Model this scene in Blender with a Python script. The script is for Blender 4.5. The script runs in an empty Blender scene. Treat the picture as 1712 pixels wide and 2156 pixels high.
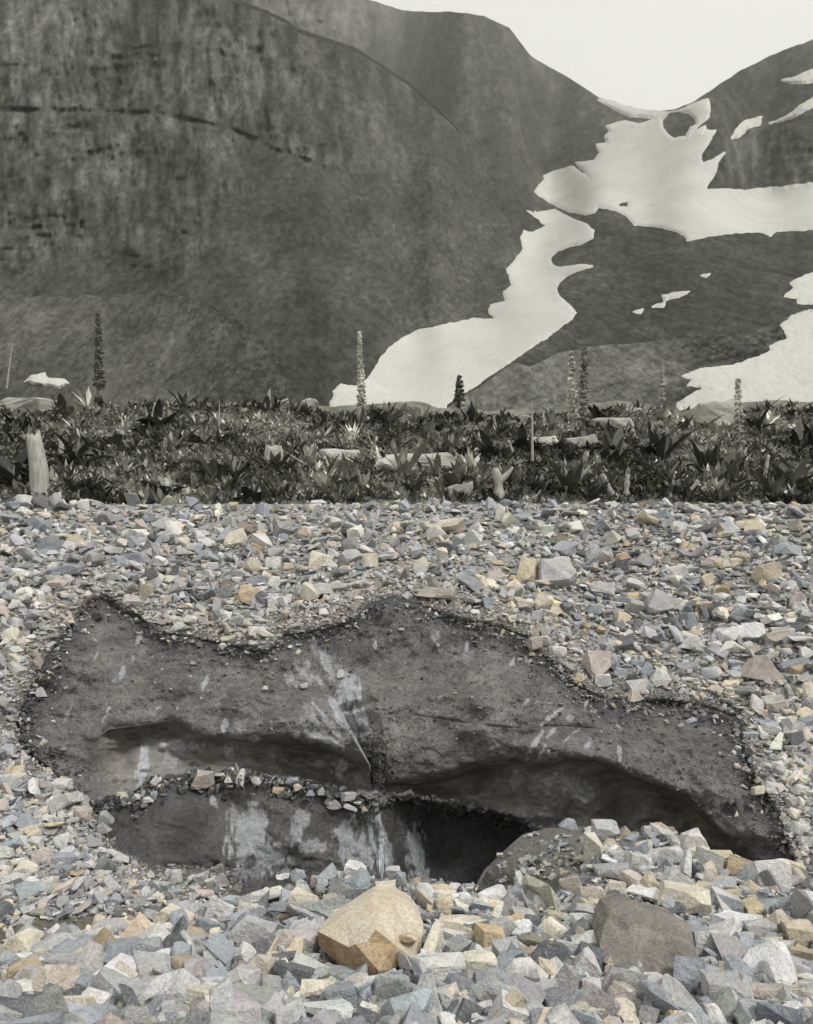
import bpy, bmesh, math
import numpy as np

rng = np.random.default_rng(11)
sc = bpy.context.scene
col = sc.collection

# ------------------------------------------------------------------ camera
F, HX, HY = 1500.0, 856.0, 1200.0          # focal length and horizon, on a 1712 x 2156 sheet
cam_d = bpy.data.cameras.new('camera')
cam = bpy.data.objects.new('camera', cam_d); col.objects.link(cam)
cam.location = (0, 0, 0); cam.rotation_euler = (math.pi / 2, 0, 0)
cam_d.sensor_fit = 'HORIZONTAL'; cam_d.sensor_width = 36.0
cam_d.lens = 36.0 * F / 1712.0
cam_d.shift_y = (HY - 1078.0) / 1712.0
cam_d.clip_start = 0.05; cam_d.clip_end = 30000
sc.camera = cam

# ------------------------------------------------------------------ sky, sun, exposure
SUN_DIR = np.array([0.62, -0.42, 0.95]); SUN_DIR = SUN_DIR / np.linalg.norm(SUN_DIR)
world = bpy.data.worlds.new('World'); sc.world = world; world.use_nodes = True
wn, wl = world.node_tree.nodes, world.node_tree.links
wn.clear()
w_out = wn.new('ShaderNodeOutputWorld'); w_bg = wn.new('ShaderNodeBackground')
sky = wn.new('ShaderNodeTexSky'); sky.sky_type = 'NISHITA'; sky.sun_disc = False
sky.sun_elevation = math.asin(SUN_DIR[2]); sky.sun_rotation = math.atan2(SUN_DIR[0], SUN_DIR[1])
sky.air_density = 1.0; sky.dust_density = 6.0; sky.ozone_density = 1.0
hs = wn.new('ShaderNodeHueSaturation'); hs.inputs['Saturation'].default_value = 0.25
mix = wn.new('ShaderNodeMix'); mix.data_type = 'RGBA'
mix.inputs[0].default_value = 0.86
mix.inputs[7].default_value = (7.9, 7.83, 7.45, 1)      # even overcast cloud cover over the sky
wl.new(sky.outputs[0], hs.inputs['Color']); wl.new(hs.outputs[0], mix.inputs[6])
wl.new(mix.outputs[2], w_bg.inputs[0]); w_bg.inputs[1].default_value = 0.1
wl.new(w_bg.outputs[0], w_out.inputs[0])
sun_d = bpy.data.lights.new('sun', 'SUN'); sun_d.energy = 2.0; sun_d.angle = math.radians(10)
sun_d.color = (1.0, 0.98, 0.95)
sun = bpy.data.objects.new('sun', sun_d); col.objects.link(sun)
from mathutils import Vector, Matrix
sun.rotation_euler = Vector(-SUN_DIR).to_track_quat('-Z', 'Y').to_euler()
vs = sc.view_settings
vs.view_transform = 'Standard'; vs.look = 'None'; vs.gamma = 1.0; vs.exposure = 0.32
vs.use_curve_mapping = False
cy = sc.cycles
cy.use_denoising = True; cy.max_bounces = 6; cy.diffuse_bounces = 3; cy.glossy_bounces = 2
cy.transmission_bounces = 4; cy.volume_bounces = 1; cy.transparent_max_bounces = 8

# ------------------------------------------------------------------ numeric helpers
def P(x, y, D):
    x, y, D = np.broadcast_arrays(np.asarray(x, float), np.asarray(y, float), np.asarray(D, float))
    return np.stack([(x - HX) / F * D, D, (HY - y) / F * D], -1)

_T = np.random.default_rng(5).random((256, 256))
def vnoise(x, y):
    xi = np.floor(x).astype(int); yi = np.floor(y).astype(int)
    fx = x - xi; fy = y - yi
    fx = fx * fx * (3 - 2 * fx); fy = fy * fy * (3 - 2 * fy)
    a = _T[xi % 256, yi % 256]; b = _T[(xi + 1) % 256, yi % 256]
    c = _T[xi % 256, (yi + 1) % 256]; d = _T[(xi + 1) % 256, (yi + 1) % 256]
    return (a + (b - a) * fx) * (1 - fy) + (c + (d - c) * fx) * fy
def fbm(x, y, o=4, seed=0.0):
    s = 0.0; a = 0.5; n = 0.0
    for k in range(o):
        s = s + a * (vnoise(x + seed * 13.7 + k * 31.1, y + seed * 7.3 + k * 17.9) - 0.5); n += a
        x = x * 2.03; y = y * 2.03; a *= 0.5
    return s / n * 2.0                                  # about -1 .. 1
def sstep(a, b, x):
    t = np.clip((x - a) / (b - a), 0, 1); return t * t * (3 - 2 * t)
class TPS:
    def __init__(self, pts):
        p = np.array(pts, float); self.c = p[:, :2] / 500.0
        n = len(p); K = self.phi(np.linalg.norm(self.c[:, None] - self.c[None], axis=2)) + np.eye(n) * 1e-3
        A = np.zeros((n + 3, n + 3)); A[:n, :n] = K
        A[:n, n] = 1; A[:n, n + 1:] = self.c; A[n, :n] = 1; A[n + 1:, :n] = self.c.T
        self.w = np.linalg.solve(A, np.r_[np.log(p[:, 2]), 0, 0, 0])
    @staticmethod
    def phi(r): return np.where(r > 1e-9, r * r * np.log(np.maximum(r, 1e-9)), 0)
    def __call__(self, x, y):
        x = np.asarray(x, float); y = np.asarray(y, float)
        x, y = np.broadcast_arrays(x, y); q = np.stack([x.ravel(), y.ravel()], 1) / 500.0
        out = np.empty(len(q))
        for i in range(0, len(q), 40000):
            b = q[i:i + 40000]
            r = np.linalg.norm(b[:, None] - self.c[None], axis=2)
            out[i:i + 40000] = self.phi(r) @ self.w[:-3] + self.w[-3] + b @ self.w[-2:]
        return np.exp(out).reshape(x.shape)
def sdf(poly, x, y):
    """signed distance to a polygon, positive inside"""
    p = np.array(poly, float); q = np.roll(p, -1, 0)
    x = np.asarray(x, float).ravel(); y = np.asarray(y, float).ravel()
    d = np.full(x.shape, 1e9); inside = np.zeros(x.shape, bool)
    for a, b in zip(p, q):
        e = b - a; t = np.clip(((x - a[0]) * e[0] + (y - a[1]) * e[1]) / (e @ e + 1e-12), 0, 1)
        d = np.minimum(d, np.hypot(x - a[0] - t * e[0], y - a[1] - t * e[1]))
        c = ((a[1] > y) != (b[1] > y))
        with np.errstate(divide='ignore', invalid='ignore'):
            xx = (b[0] - a[0]) * (y - a[1]) / (b[1] - a[1] + 1e-12) + a[0]
        inside ^= c & (x < xx)
    return np.where(inside, d, -d)
def curve(pts):
    p = np.array(pts, float)
    return lambda x: np.interp(x, p[:, 0], p[:, 1])

# ------------------------------------------------------------------ object helpers
def tag(o, label=None, cat=None, group=None, kind=None):
    if label: o['label'] = label
    if cat: o['category'] = cat
    if group: o['group'] = group
    if kind: o['kind'] = kind
    return o
def empty(name, loc=(0, 0, 0)):
    o = bpy.data.objects.new(name, None); o.empty_display_size = 0.1
    o.location = [float(v) for v in loc]; col.objects.link(o); return o
def mesh_np(name, V, faces, smooth=False, colors=None, attrs=None):
    """faces: (n,3) or (n,4) int array"""
    V = np.asarray(V, np.float32); faces = np.asarray(faces, np.int32)
    me = bpy.data.meshes.new(name); k = faces.shape[1]
    me.vertices.add(len(V)); me.vertices.foreach_set('co', V.ravel())
    me.loops.add(faces.size); me.loops.foreach_set('vertex_index', faces.ravel())
    me.polygons.add(len(faces))
    me.polygons.foreach_set('loop_start', np.arange(0, faces.size, k, dtype=np.int32))
    me.polygons.foreach_set('loop_total', np.full(len(faces), k, np.int32))
    me.update(calc_edges=True)
    if colors is not None:
        a = me.color_attributes.new('Col', 'FLOAT_COLOR', 'POINT')
        c = np.ones((len(V), 4), np.float32); c[:, :3] = colors; a.data.foreach_set('color', c.ravel())
    for n_, v_ in (attrs or {}).items():
        a = me.attributes.new(n_, 'FLOAT', 'POINT'); a.data.foreach_set('value', np.asarray(v_, np.float32).ravel())
    if smooth: me.shade_smooth()
    else: me.shade_flat()
    me.validate()
    return me
def link(name, me, mat=None, parent=None):
    o = bpy.data.objects.new(name, me); col.objects.link(o)
    if mat and not me.materials: me.materials.append(mat)
    if parent: o.parent = parent
    return o
def grid_faces(nr, nc, mask=None):
    i = np.arange(nr * nc).reshape(nr, nc)
    f = np.stack([i[:-1, :-1], i[1:, :-1], i[1:, 1:], i[:-1, 1:]], -1)
    if mask is not None: f = f[mask]
    return f.reshape(-1, 4)
def grid(name, G, mat, parent=None, mask=None, smooth=True, colors=None, attrs=None):
    nr, nc = G.shape[:2]; V = G.reshape(-1, 3); f = grid_faces(nr, nc, mask)
    if mask is not None:
        used = np.unique(f); re = np.full(nr * nc, -1); re[used] = np.arange(len(used)); f = re[f]; V = V[used]
        if colors is not None: colors = colors.reshape(-1, 3)[used]
        if attrs: attrs = {k: v.ravel()[used] for k, v in attrs.items()}
    elif colors is not None: colors = colors.reshape(-1, 3)
    return link(name, mesh_np(name, V, f, smooth, colors, attrs), mat, parent)

# ------------------------------------------------------------------ materials
class NT:
    def __init__(s, name):
        s.m = bpy.data.materials.new(name); s.m.use_nodes = True
        s.n = s.m.node_tree.nodes; s.l = s.m.node_tree.links
        s.b = s.n['Principled BSDF']; s.pos = s.n.new('ShaderNodeNewGeometry').outputs['Position']
    def noise(s, scale, detail=4, rough=0.55, vec=None, dist=0.0):
        n = s.n.new('ShaderNodeTexNoise'); n.inputs['Scale'].default_value = scale
        n.inputs['Detail'].default_value = detail; n.inputs['Roughness'].default_value = rough
        n.inputs['Distortion'].default_value = dist
        s.l.new(vec or s.pos, n.inputs['Vector']); return n.outputs['Fac']
    def vscale(s, v):
        m = s.n.new('ShaderNodeVectorMath'); m.operation = 'MULTIPLY'; m.inputs[1].default_value = v
        s.l.new(s.pos, m.inputs[0]); return m.outputs[0]
    def ramp(s, fac, stops):
        r = s.n.new('ShaderNodeValToRGB'); e = r.color_ramp.elements
        while len(e) < len(stops): e.new(0.5)
        for el, (p, c) in zip(e, stops):
            el.position = p; el.color = (*c, 1) if not np.isscalar(c) else (c, c, c, 1)
        s.l.new(fac, r.inputs[0]); return r.outputs[0]
    def mix(s, fac, a, b, mode='MIX'):
        m = s.n.new('ShaderNodeMix'); m.data_type = 'RGBA'; m.blend_type = mode
        for k, v in ((0, fac), (6, a), (7, b)):
            if isinstance(v, (int, float)): m.inputs[k].default_value = v
            elif isinstance(v, tuple): m.inputs[k].default_value = (*v, 1)
            else: s.l.new(v, m.inputs[k])
        return m.outputs[2]
    def math(s, op, a, b=0.0):
        m = s.n.new('ShaderNodeMath'); m.operation = op
        for k, v in ((0, a), (1, b)):
            if isinstance(v, (int, float)): m.inputs[k].default_value = v
            else: s.l.new(v, m.inputs[k])
        return m.outputs[0]
    def attr(s, name, out='Color'):
        a = s.n.new('ShaderNodeAttribute'); a.attribute_name = name; return a.outputs[out]
    def bump(s, h, strength, dist):
        b = s.n.new('ShaderNodeBump'); b.inputs['Strength'].default_value = strength
        b.inputs['Distance'].default_value = dist; s.l.new(h, b.inputs['Height'])
        s.l.new(b.outputs[0], s.b.inputs['Normal'])
    def done(s, color, rough=0.9, spec=0.25):
        if isinstance(color, tuple): s.b.inputs['Base Color'].default_value = (*color, 1)
        else: s.l.new(color, s.b.inputs['Base Color'])
        if isinstance(rough, (int, float)): s.b.inputs['Roughness'].default_value = rough
        else: s.l.new(rough, s.b.inputs['Roughness'])
        s.b.inputs['Specular IOR Level'].default_value = spec
        return s.m

def rock_material(name, source):
    t = NT(name)
    if source == 'attr': c = t.attr('Col')
    else: c = t.n.new('ShaderNodeObjectInfo').outputs['Color']
    big = t.noise(5.0, 5, 0.6, dist=0.6)
    c1 = t.mix(1.0, c, t.ramp(big, [(0.25, 0.70), (0.5, 1.0), (0.75, 1.20)]), 'MULTIPLY')
    fine = t.noise(45, 4, 0.65)
    c2 = t.mix(1.0, c1, t.ramp(fine, [(0.3, 0.74), (0.5, 1.0), (0.72, 1.16)]), 'MULTIPLY')
    vein = t.noise(9, 3, 0.5, dist=2.0)                              # pale calcite veins and rusty bloom
    c3 = t.mix(t.ramp(vein, [(0.47, 0), (0.495, 0.30), (0.52, 0)]), c2, (0.60, 0.57, 0.50))
    rust = t.noise(2.6, 5, 0.6)
    c4 = t.mix(t.ramp(rust, [(0.62, 0), (0.76, 0.25)]), c3, (0.42, 0.34, 0.24))
    h = t.math('ADD', t.math('MULTIPLY', t.noise(22, 6, 0.62), 1.0), t.math('MULTIPLY', t.noise(90, 3, 0.6), 0.35))
    t.bump(h, 0.75, 0.045)
    return t.done(c4, 0.92, 0.2)
M_STONE = rock_material('stone', 'object')
M_SCREE = rock_material('scree_stone', 'attr')

def ground_material(name):
    t = NT(name); c = t.attr('Col')
    n1 = t.noise(3.0, 5, 0.6); n2 = t.noise(38, 5, 0.7)
    c = t.mix(1.0, c, t.ramp(n1, [(0.3, 0.75), (0.7, 1.2)]), 'MULTIPLY')
    c = t.mix(1.0, c, t.ramp(n2, [(0.3, 0.6), (0.5, 0.95), (0.7, 1.35)]), 'MULTIPLY')
    t.bump(t.math('ADD', n2, t.math('MULTIPLY', t.noise(120, 3), 0.4)), 0.8, 0.05)
    return t.done(c, 0.95, 0.15)
M_GROUND = ground_material('gravel_soil')

def ice_material():
    t = NT('dirty_ice')
    clean = t.attr('clean', 'Fac'); inner = t.attr('inner', 'Fac')
    n1 = t.noise(2.2, 6, 0.62, dist=0.4); n2 = t.noise(14, 6, 0.72); n3 = t.noise(60, 4, 0.7)
    dirt = t.ramp(n1, [(0.28, (0.155, 0.148, 0.145)), (0.48, (0.275, 0.265, 0.259)), (0.72, (0.43, 0.418, 0.41))])
    dirt = t.mix(1.0, dirt, t.ramp(n2, [(0.30, 0.55), (0.5, 1.0), (0.72, 1.40)]), 'MULTIPLY')
    dirt = t.mix(1.0, dirt, t.ramp(n3, [(0.32, 0.62), (0.5, 1.0), (0.70, 1.35)]), 'MULTIPLY')
    sm = t.ramp(t.noise(1.8, 5, 0.55, dist=0.8), [(0.3, (0.20, 0.186, 0.168)), (0.5, (0.34, 0.320, 0.295)), (0.7, (0.48, 0.462, 0.435))])
    sm = t.mix(1.0, sm, t.ramp(n2, [(.3, .68), (.5, 1.0), (.7, 1.25)]), 'MULTIPLY')
    c = t.mix(t.math('MULTIPLY', inner, .85), dirt, sm)
    white = t.ramp(n2, [(0.28, (0.36, 0.38, 0.42)), (0.62, (0.80, 0.82, 0.85))])
    c = t.mix(t.attr('shade_debris', 'Fac'), c, t.mix(1.0, c, (0.30, 0.325, 0.36), 'MULTIPLY'))       # pit shade painted in, with debris-rich wet ice at ledge and rim
    cf = t.math('ADD', clean, t.math('ADD', t.math('MULTIPLY', t.math('SUBTRACT', n3, .5), .9), t.math('MULTIPLY', t.math('SUBTRACT', n2, .5), .9)))
    cf = t.math('MULTIPLY', t.ramp(cf, [(.08, 0), (.45, .38), (.85, 1)]), t.ramp(clean, [(.02, 0), (.18, 1)]))
    c = t.mix(cf, c, white)
    h = t.math('ADD', t.noise(26, 7, 0.72), t.math('MULTIPLY', n3, 0.5))
    h = t.math('MULTIPLY', h, t.math('SUBTRACT', 1.05, t.math('MULTIPLY', inner, 0.6)))
    t.bump(h, 1.0, 0.10)
    rough = t.math('SUBTRACT', 0.82, t.math('MULTIPLY', inner, 0.38))
    return t.done(c, rough, 0.4)
M_ICE = ice_material()

def mountain_material(name, a, b, c, s=1.0, speck=0.0):
    t = NT(name); down = t.vscale((1.0, .22, .32))                   # chutes and streaks run down the slope
    n1 = t.noise(0.014 * s, 8, 0.62, vec=down); n2 = t.noise(0.07 * s, 8, 0.70, vec=down, dist=.5); n3 = t.noise(0.45 * s, 6, 0.78, vec=down)
    tone = t.attr('tone', 'Fac')
    k = t.ramp(n1, [(0.30, a), (0.5, b), (0.72, c)])
    k = t.mix(1.0, k, t.ramp(n2, [(0.30, 0.60), (0.5, 1.0), (0.70, 1.45)]), 'MULTIPLY')
    k = t.mix(1.0, k, t.ramp(n3, [(0.30, 0.62), (0.5, 1.0), (0.70, 1.45)]), 'MULTIPLY')
    k = t.mix(1.0, k, tone, 'MULTIPLY')
    if speck:
        v = t.noise(2.2, 3, 0.75, vec=down)
        k = t.mix(t.ramp(v, [(0.58, 0), (0.70, speck)]), k, (0.32, 0.32, 0.29))
    t.bump(t.math('ADD', t.noise(0.10 * s, 9, 0.72, vec=down), t.math('MULTIPLY', t.noise(0.5, 5, 0.7, vec=down), 0.15)), 1.0, 12.0 / s)
    return t.done(k, 0.97, 0.1)
M_MTN = mountain_material('mountain_rock', (0.064, 0.067, 0.057), (0.095, 0.099, 0.086), (0.150, 0.154, 0.138))
M_FAN = mountain_material('talus', (0.095, 0.098, 0.084), (0.130, 0.134, 0.117), (0.185, 0.188, 0.168), 3.0, 0.75)

def snow_material():
    t = NT('snow')
    dn = t.vscale((1.0, .22, .32)); n = t.noise(0.06, 6, 0.6, vec=dn); f = t.noise(1.2, 5, 0.7, vec=dn)
    c = t.ramp(n, [(0.3, (0.45, 0.447, 0.41)), (0.7, (0.55, 0.546, 0.505))])
    c = t.mix(1.0, c, t.ramp(f, [(0.25, 0.86), (0.7, 1.06)]), 'MULTIPLY')
    c = t.mix(t.ramp(t.noise(.16, 7, .7, vec=dn), [(.56, 0), (.72, .28)]), c, (.30, .295, .26))       # wind-blown dirt
    t.bump(f, 0.3, 0.6)
    return t.done(c, 0.7, 0.2)
M_SNOW = snow_material()

def simple(name, lo, hi, scale, rough=0.9, bump=0.0, bd=0.02, vec=None, attr=False):
    t = NT(name)
    n = t.noise(scale, 5, 0.6, vec=t.vscale(vec) if vec else None)
    c = t.ramp(n, [(0.3, lo), (0.7, hi)])
    if attr: c = t.mix(1.0, c, t.attr('Col'), 'MULTIPLY')
    if bump: t.bump(t.noise(scale * 4, 5, 0.65), bump, bd)
    return t.done(c, rough, 0.15)
M_LEAF = simple('fir_needles', (0.026, 0.030, 0.021), (0.060, 0.066, 0.048), 2.0, 0.9, attr=True)
M_COVER = simple('ground_cover', (0.095, 0.097, 0.084), (0.31, 0.312, 0.28), 1.1, 0.95, attr=True)
M_BARK = simple('grey_bark', (0.07, 0.068, 0.058), (0.16, 0.157, 0.135), 6, 0.95, 0.5)
M_DEAD = simple('weathered_wood', (0.26, 0.258, 0.228), (0.50, 0.495, 0.445), 5, 0.9, 0.4, vec=(4, 4, 0.6))
M_PALE = simple('pale_rock', (0.30, 0.30, 0.27), (0.56, 0.555, 0.505), 1.5, 0.95, 0.6, 0.06)
M_MEAD = simple('meadow_soil', (0.09, 0.093, 0.077), (0.28, 0.282, 0.245), 1.2, 0.97, 0.8, 0.15)
def water_material(name, color, rough, trans):
    t = NT(name); t.b.inputs['Transmission Weight'].default_value = trans; t.b.inputs['IOR'].default_value = 1.33
    t.bump(t.noise(30, 3), 0.15, 0.02)
    return t.done(color, rough, 0.5)
M_POOL = water_material('pool_water', (0.02, 0.028, 0.035), 0.06, 0.0)
t_ = NT('running_water'); st_ = t_.noise(26, 5, .65, vec=t_.vscale((1.6, .3, .10)), dist=.4)       # thin film broken into falling threads
al_ = t_.ramp(t_.math('ADD', st_, t_.math('MULTIPLY', t_.math('SUBTRACT', t_.noise(5, 3), .5), .5)), [(.44, 0), (.56, .42), (.72, .85)])
t_.l.new(al_, t_.b.inputs['Alpha']); t_.bump(st_, .4, .03); M_WATER = t_.done((.62, .68, .74), .2, .5)

# ------------------------------------------------------------------ lower terrain: surfaces
CREST = 1068.0
scree_D = TPS([(-400, CREST, 15.5), (300, CREST, 15.6), (856, CREST, 15.6), (1400, CREST, 15.5), (2100, CREST, 15.4),
    (600, 1340, 10.2), (830, 1262, 10.7), (1110, 1345, 10.2), (1330, 1480, 9.6), (1550, 1510, 9.3),
    (190, 1265, 10.5), (40, 1520, 9.0), (110, 1620, 8.55), (190, 1690, 8.2), (250, 1790, 7.7), (320, 1830, 7.4), (480, 1848, 7.2),
    (0, 1300, 10.2), (0, 1700, 7.7), (0, 1950, 5.7), (-300, 1300, 10.0), (-300, 1950, 5.4), (300, 1900, 6.5), (480, 1900, 6.7),
    (1712, 1300, 10.8), (1712, 1500, 9.3), (1712, 1700, 7.7), (1660, 1810, 7.1), (2000, 1500, 9.0), (2000, 1800, 6.8)])
OUTLINE = [(190, 1690), (110, 1620), (60, 1580), (40, 1520), (70, 1450), (105, 1385), (148, 1320), (185, 1268), (222, 1256), (262, 1285),
    (300, 1302), (330, 1335), (400, 1345), (480, 1362), (560, 1378), (600, 1342), (680, 1330), (740, 1310), (780, 1277), (830, 1262),
    (900, 1282), (970, 1305), (1050, 1322), (1110, 1345), (1150, 1392), (1200, 1440), (1260, 1470), (1330, 1482), (1400, 1476),
    (1480, 1490), (1550, 1512), (1560, 1580), (1592, 1650), (1640, 1720), (1662, 1795)]
HOLE = OUTLINE + [(1690, 1850), (1600, 1960), (560, 1960), (500, 1915), (478, 1880), (476, 1850), (400, 1838), (320, 1830), (250, 1790), (212, 1740)]
brow = curve([(-50, 1600), (150, 1600), (200, 1556), (230, 1536), (300, 1526), (350, 1518), (400, 1536), (440, 1555), (500, 1560), (560, 1563), (640, 1568),
    (700, 1580), (740, 1600), (775, 1616), (790, 1640), (805, 1650), (880, 1650), (950, 1635), (1000, 1616), (1060, 1605), (1110, 1611), (1150, 1611),
    (1200, 1603), (1250, 1602), (1300, 1620), (1350, 1645), (1400, 1660), (1450, 1690), (1500, 1740), (1550, 1790), (1600, 1820), (1760, 1850)])
ledge = curve([(-50, 1605), (120, 1640), (180, 1692), (280, 1670), (320, 1642), (430, 1626), (500, 1618), (560, 1632), (650, 1643), (740, 1668), (775, 1682),
    (850, 1672), (950, 1690), (1020, 1702), (1080, 1717), (1130, 1742), (1250, 1770), (1400, 1800), (1500, 1830), (1600, 1850), (1760, 1870)])
ctl = [(x, y, float(scree_D(x, y)) + 0.10) for x, y in OUTLINE[::2]]
ice_base = TPS(ctl + [(300, 1525, 9.05), (560, 1563, 9.0), (775, 1615, 9.1), (880, 1650, 9.1), (1060, 1605, 9.0), (1250, 1602, 8.75), (1450, 1690, 8.25), (1600, 1820, 7.5),
    (430, 1645, 8.95), (650, 1665, 9.05), (950, 1705, 9.25), (1100, 1735, 9.15), (1300, 1800, 8.8), (1500, 1850, 8.2),
    (330, 1835, 7.75), (480, 1850, 8.1), (700, 1870, 8.4), (900, 1890, 8.7), (1050, 1880, 8.8), (1250, 1900, 8.5), (300, 1400, 9.9), (900, 1450, 9.75), (1250, 1540, 9.2)])
gully_l = curve([(1340, 640), (1360, 645), (1465, 690), (1530, 730), (1612, 779), (1690, 782)])   # x of the sharp ice edge at image row
gully_r = curve([(1340, 700), (1440, 775), (1500, 800), (1560, 812), (1650, 815), (1690, 812)])
def cave_depth(x):
    return np.interp(x, [185, 205, 262, 420, 600, 740, 770, 800, 830, 900, 1000, 1080, 1110, 1160, 1210, 1300, 1400, 1500, 1580, 1640],
                        [0, .10, .45, .62, .70, .62, .45, .35, .38, .60, .85, .60, .16, .12, .60, .95, 1.0, .9, .55, .3])
def ice_D(x, y):
    x, y = np.broadcast_arrays(np.asarray(x, float), np.asarray(y, float))
    D = ice_base(x, y) + .02 * np.clip(-sdf(HOLE, x, y).reshape(x.shape), 0, 60)
    b, l = brow(x), ledge(x); t = (y - b) / np.maximum(l - b, 4.0)
    prof = np.where(t <= 0, 0, np.where(t < 1, np.sin(np.pi * np.clip(t, 1e-6, 1) ** .52) ** .75 * .85 + .15 * np.clip(t, 0, 1), 0))
    D = D + prof * cave_depth(x)
    after = np.clip((t - 1) * (l - b) / 18.0, 0, 1)                 # ledge top runs forward again
    D = D + np.where(t >= 1, 0.15 * cave_depth(x) * (1 - sstep(0, 1, after)), 0)
    # right part below the ledge curve lies deep in shade of the cave
    D = D + .7 * sstep(800, 900, x) * (1 - sstep(1080, 1180, x)) * np.where(t >= 1, sstep(0, 1, after), 0)
    # gully with a sharp fin of ice on its left
    xl, xr = gully_l(y), gully_r(y); u = (x - xl) / np.maximum(xr - xl, 5)
    A = 0.55 * sstep(1385, 1560, y) * (1 - sstep(1612, 1668, y))
    D = D + np.where((u > 0) & (u < 1), A * np.clip(u / 0.10, 0, 1) * np.clip(1 - u, 0, 1) ** 0.8, 0)
    D = D - 0.32 * sstep(1400, 1560, y) * np.where(u <= 0, np.exp(np.minimum((x - xl), 0) / 55.0), 0) * (y < b + 2)
    D = D + 0.09 * np.exp(-((y - (1490 - 0.25 * (x - 740))) / 9.0) ** 2) * sstep(690, 720, x) * (1 - sstep(770, 830, x))
    D = D + .16 * np.clip(cave_depth(x) / .4, 0, 1) * np.where(t < 0, np.clip(1 + (y - b) / 20.0, 0, 1) ** 2, np.clip(1 - t, 0, 1))     # rounded lip of the caves
    # melt cracks
    for pts, w, d in (([(100, 1392), (220, 1400), (330, 1398), (470, 1404), (560, 1410)], 1.7, .030),
                      ([(790, 1492), (880, 1505), (960, 1520), (1070, 1533), (1180, 1527), (1330, 1545)], 1.8, .034)):
        c = curve(pts)(x); D = D + d * np.clip(.6 + 1.6 * fbm(x / 35, y * 0, 3, 5), 0, 1.6) * np.exp(-((y - c - 6 * fbm(x / 50, y * 0, 4)) / w) ** 2) * ((x > pts[0][0]) & (x < pts[-1][0]))
    rough = np.where(t < 0, 1.0, np.where(t < 1, 1 - .65 * np.clip(cave_depth(x) / .3, 0, 1), 0.8))
    D = D + rough * (0.34 * fbm(x / 190, y / 120, 3, 1) + 0.10 * fbm(x / 60, y / 45, 3, 7) + 0.05 * fbm(x / 20, y / 17, 5, 2))
    D = D + np.where((t > 0) & (t < 1), np.clip(cave_depth(x) / .3, 0, 1) * (0.26 * fbm(x / 60, y / 30, 3, 3) + .05 * np.abs(fbm(x / 70, (y + .15 * x) / 9, 3, 6))), 0)
    return D
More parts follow.
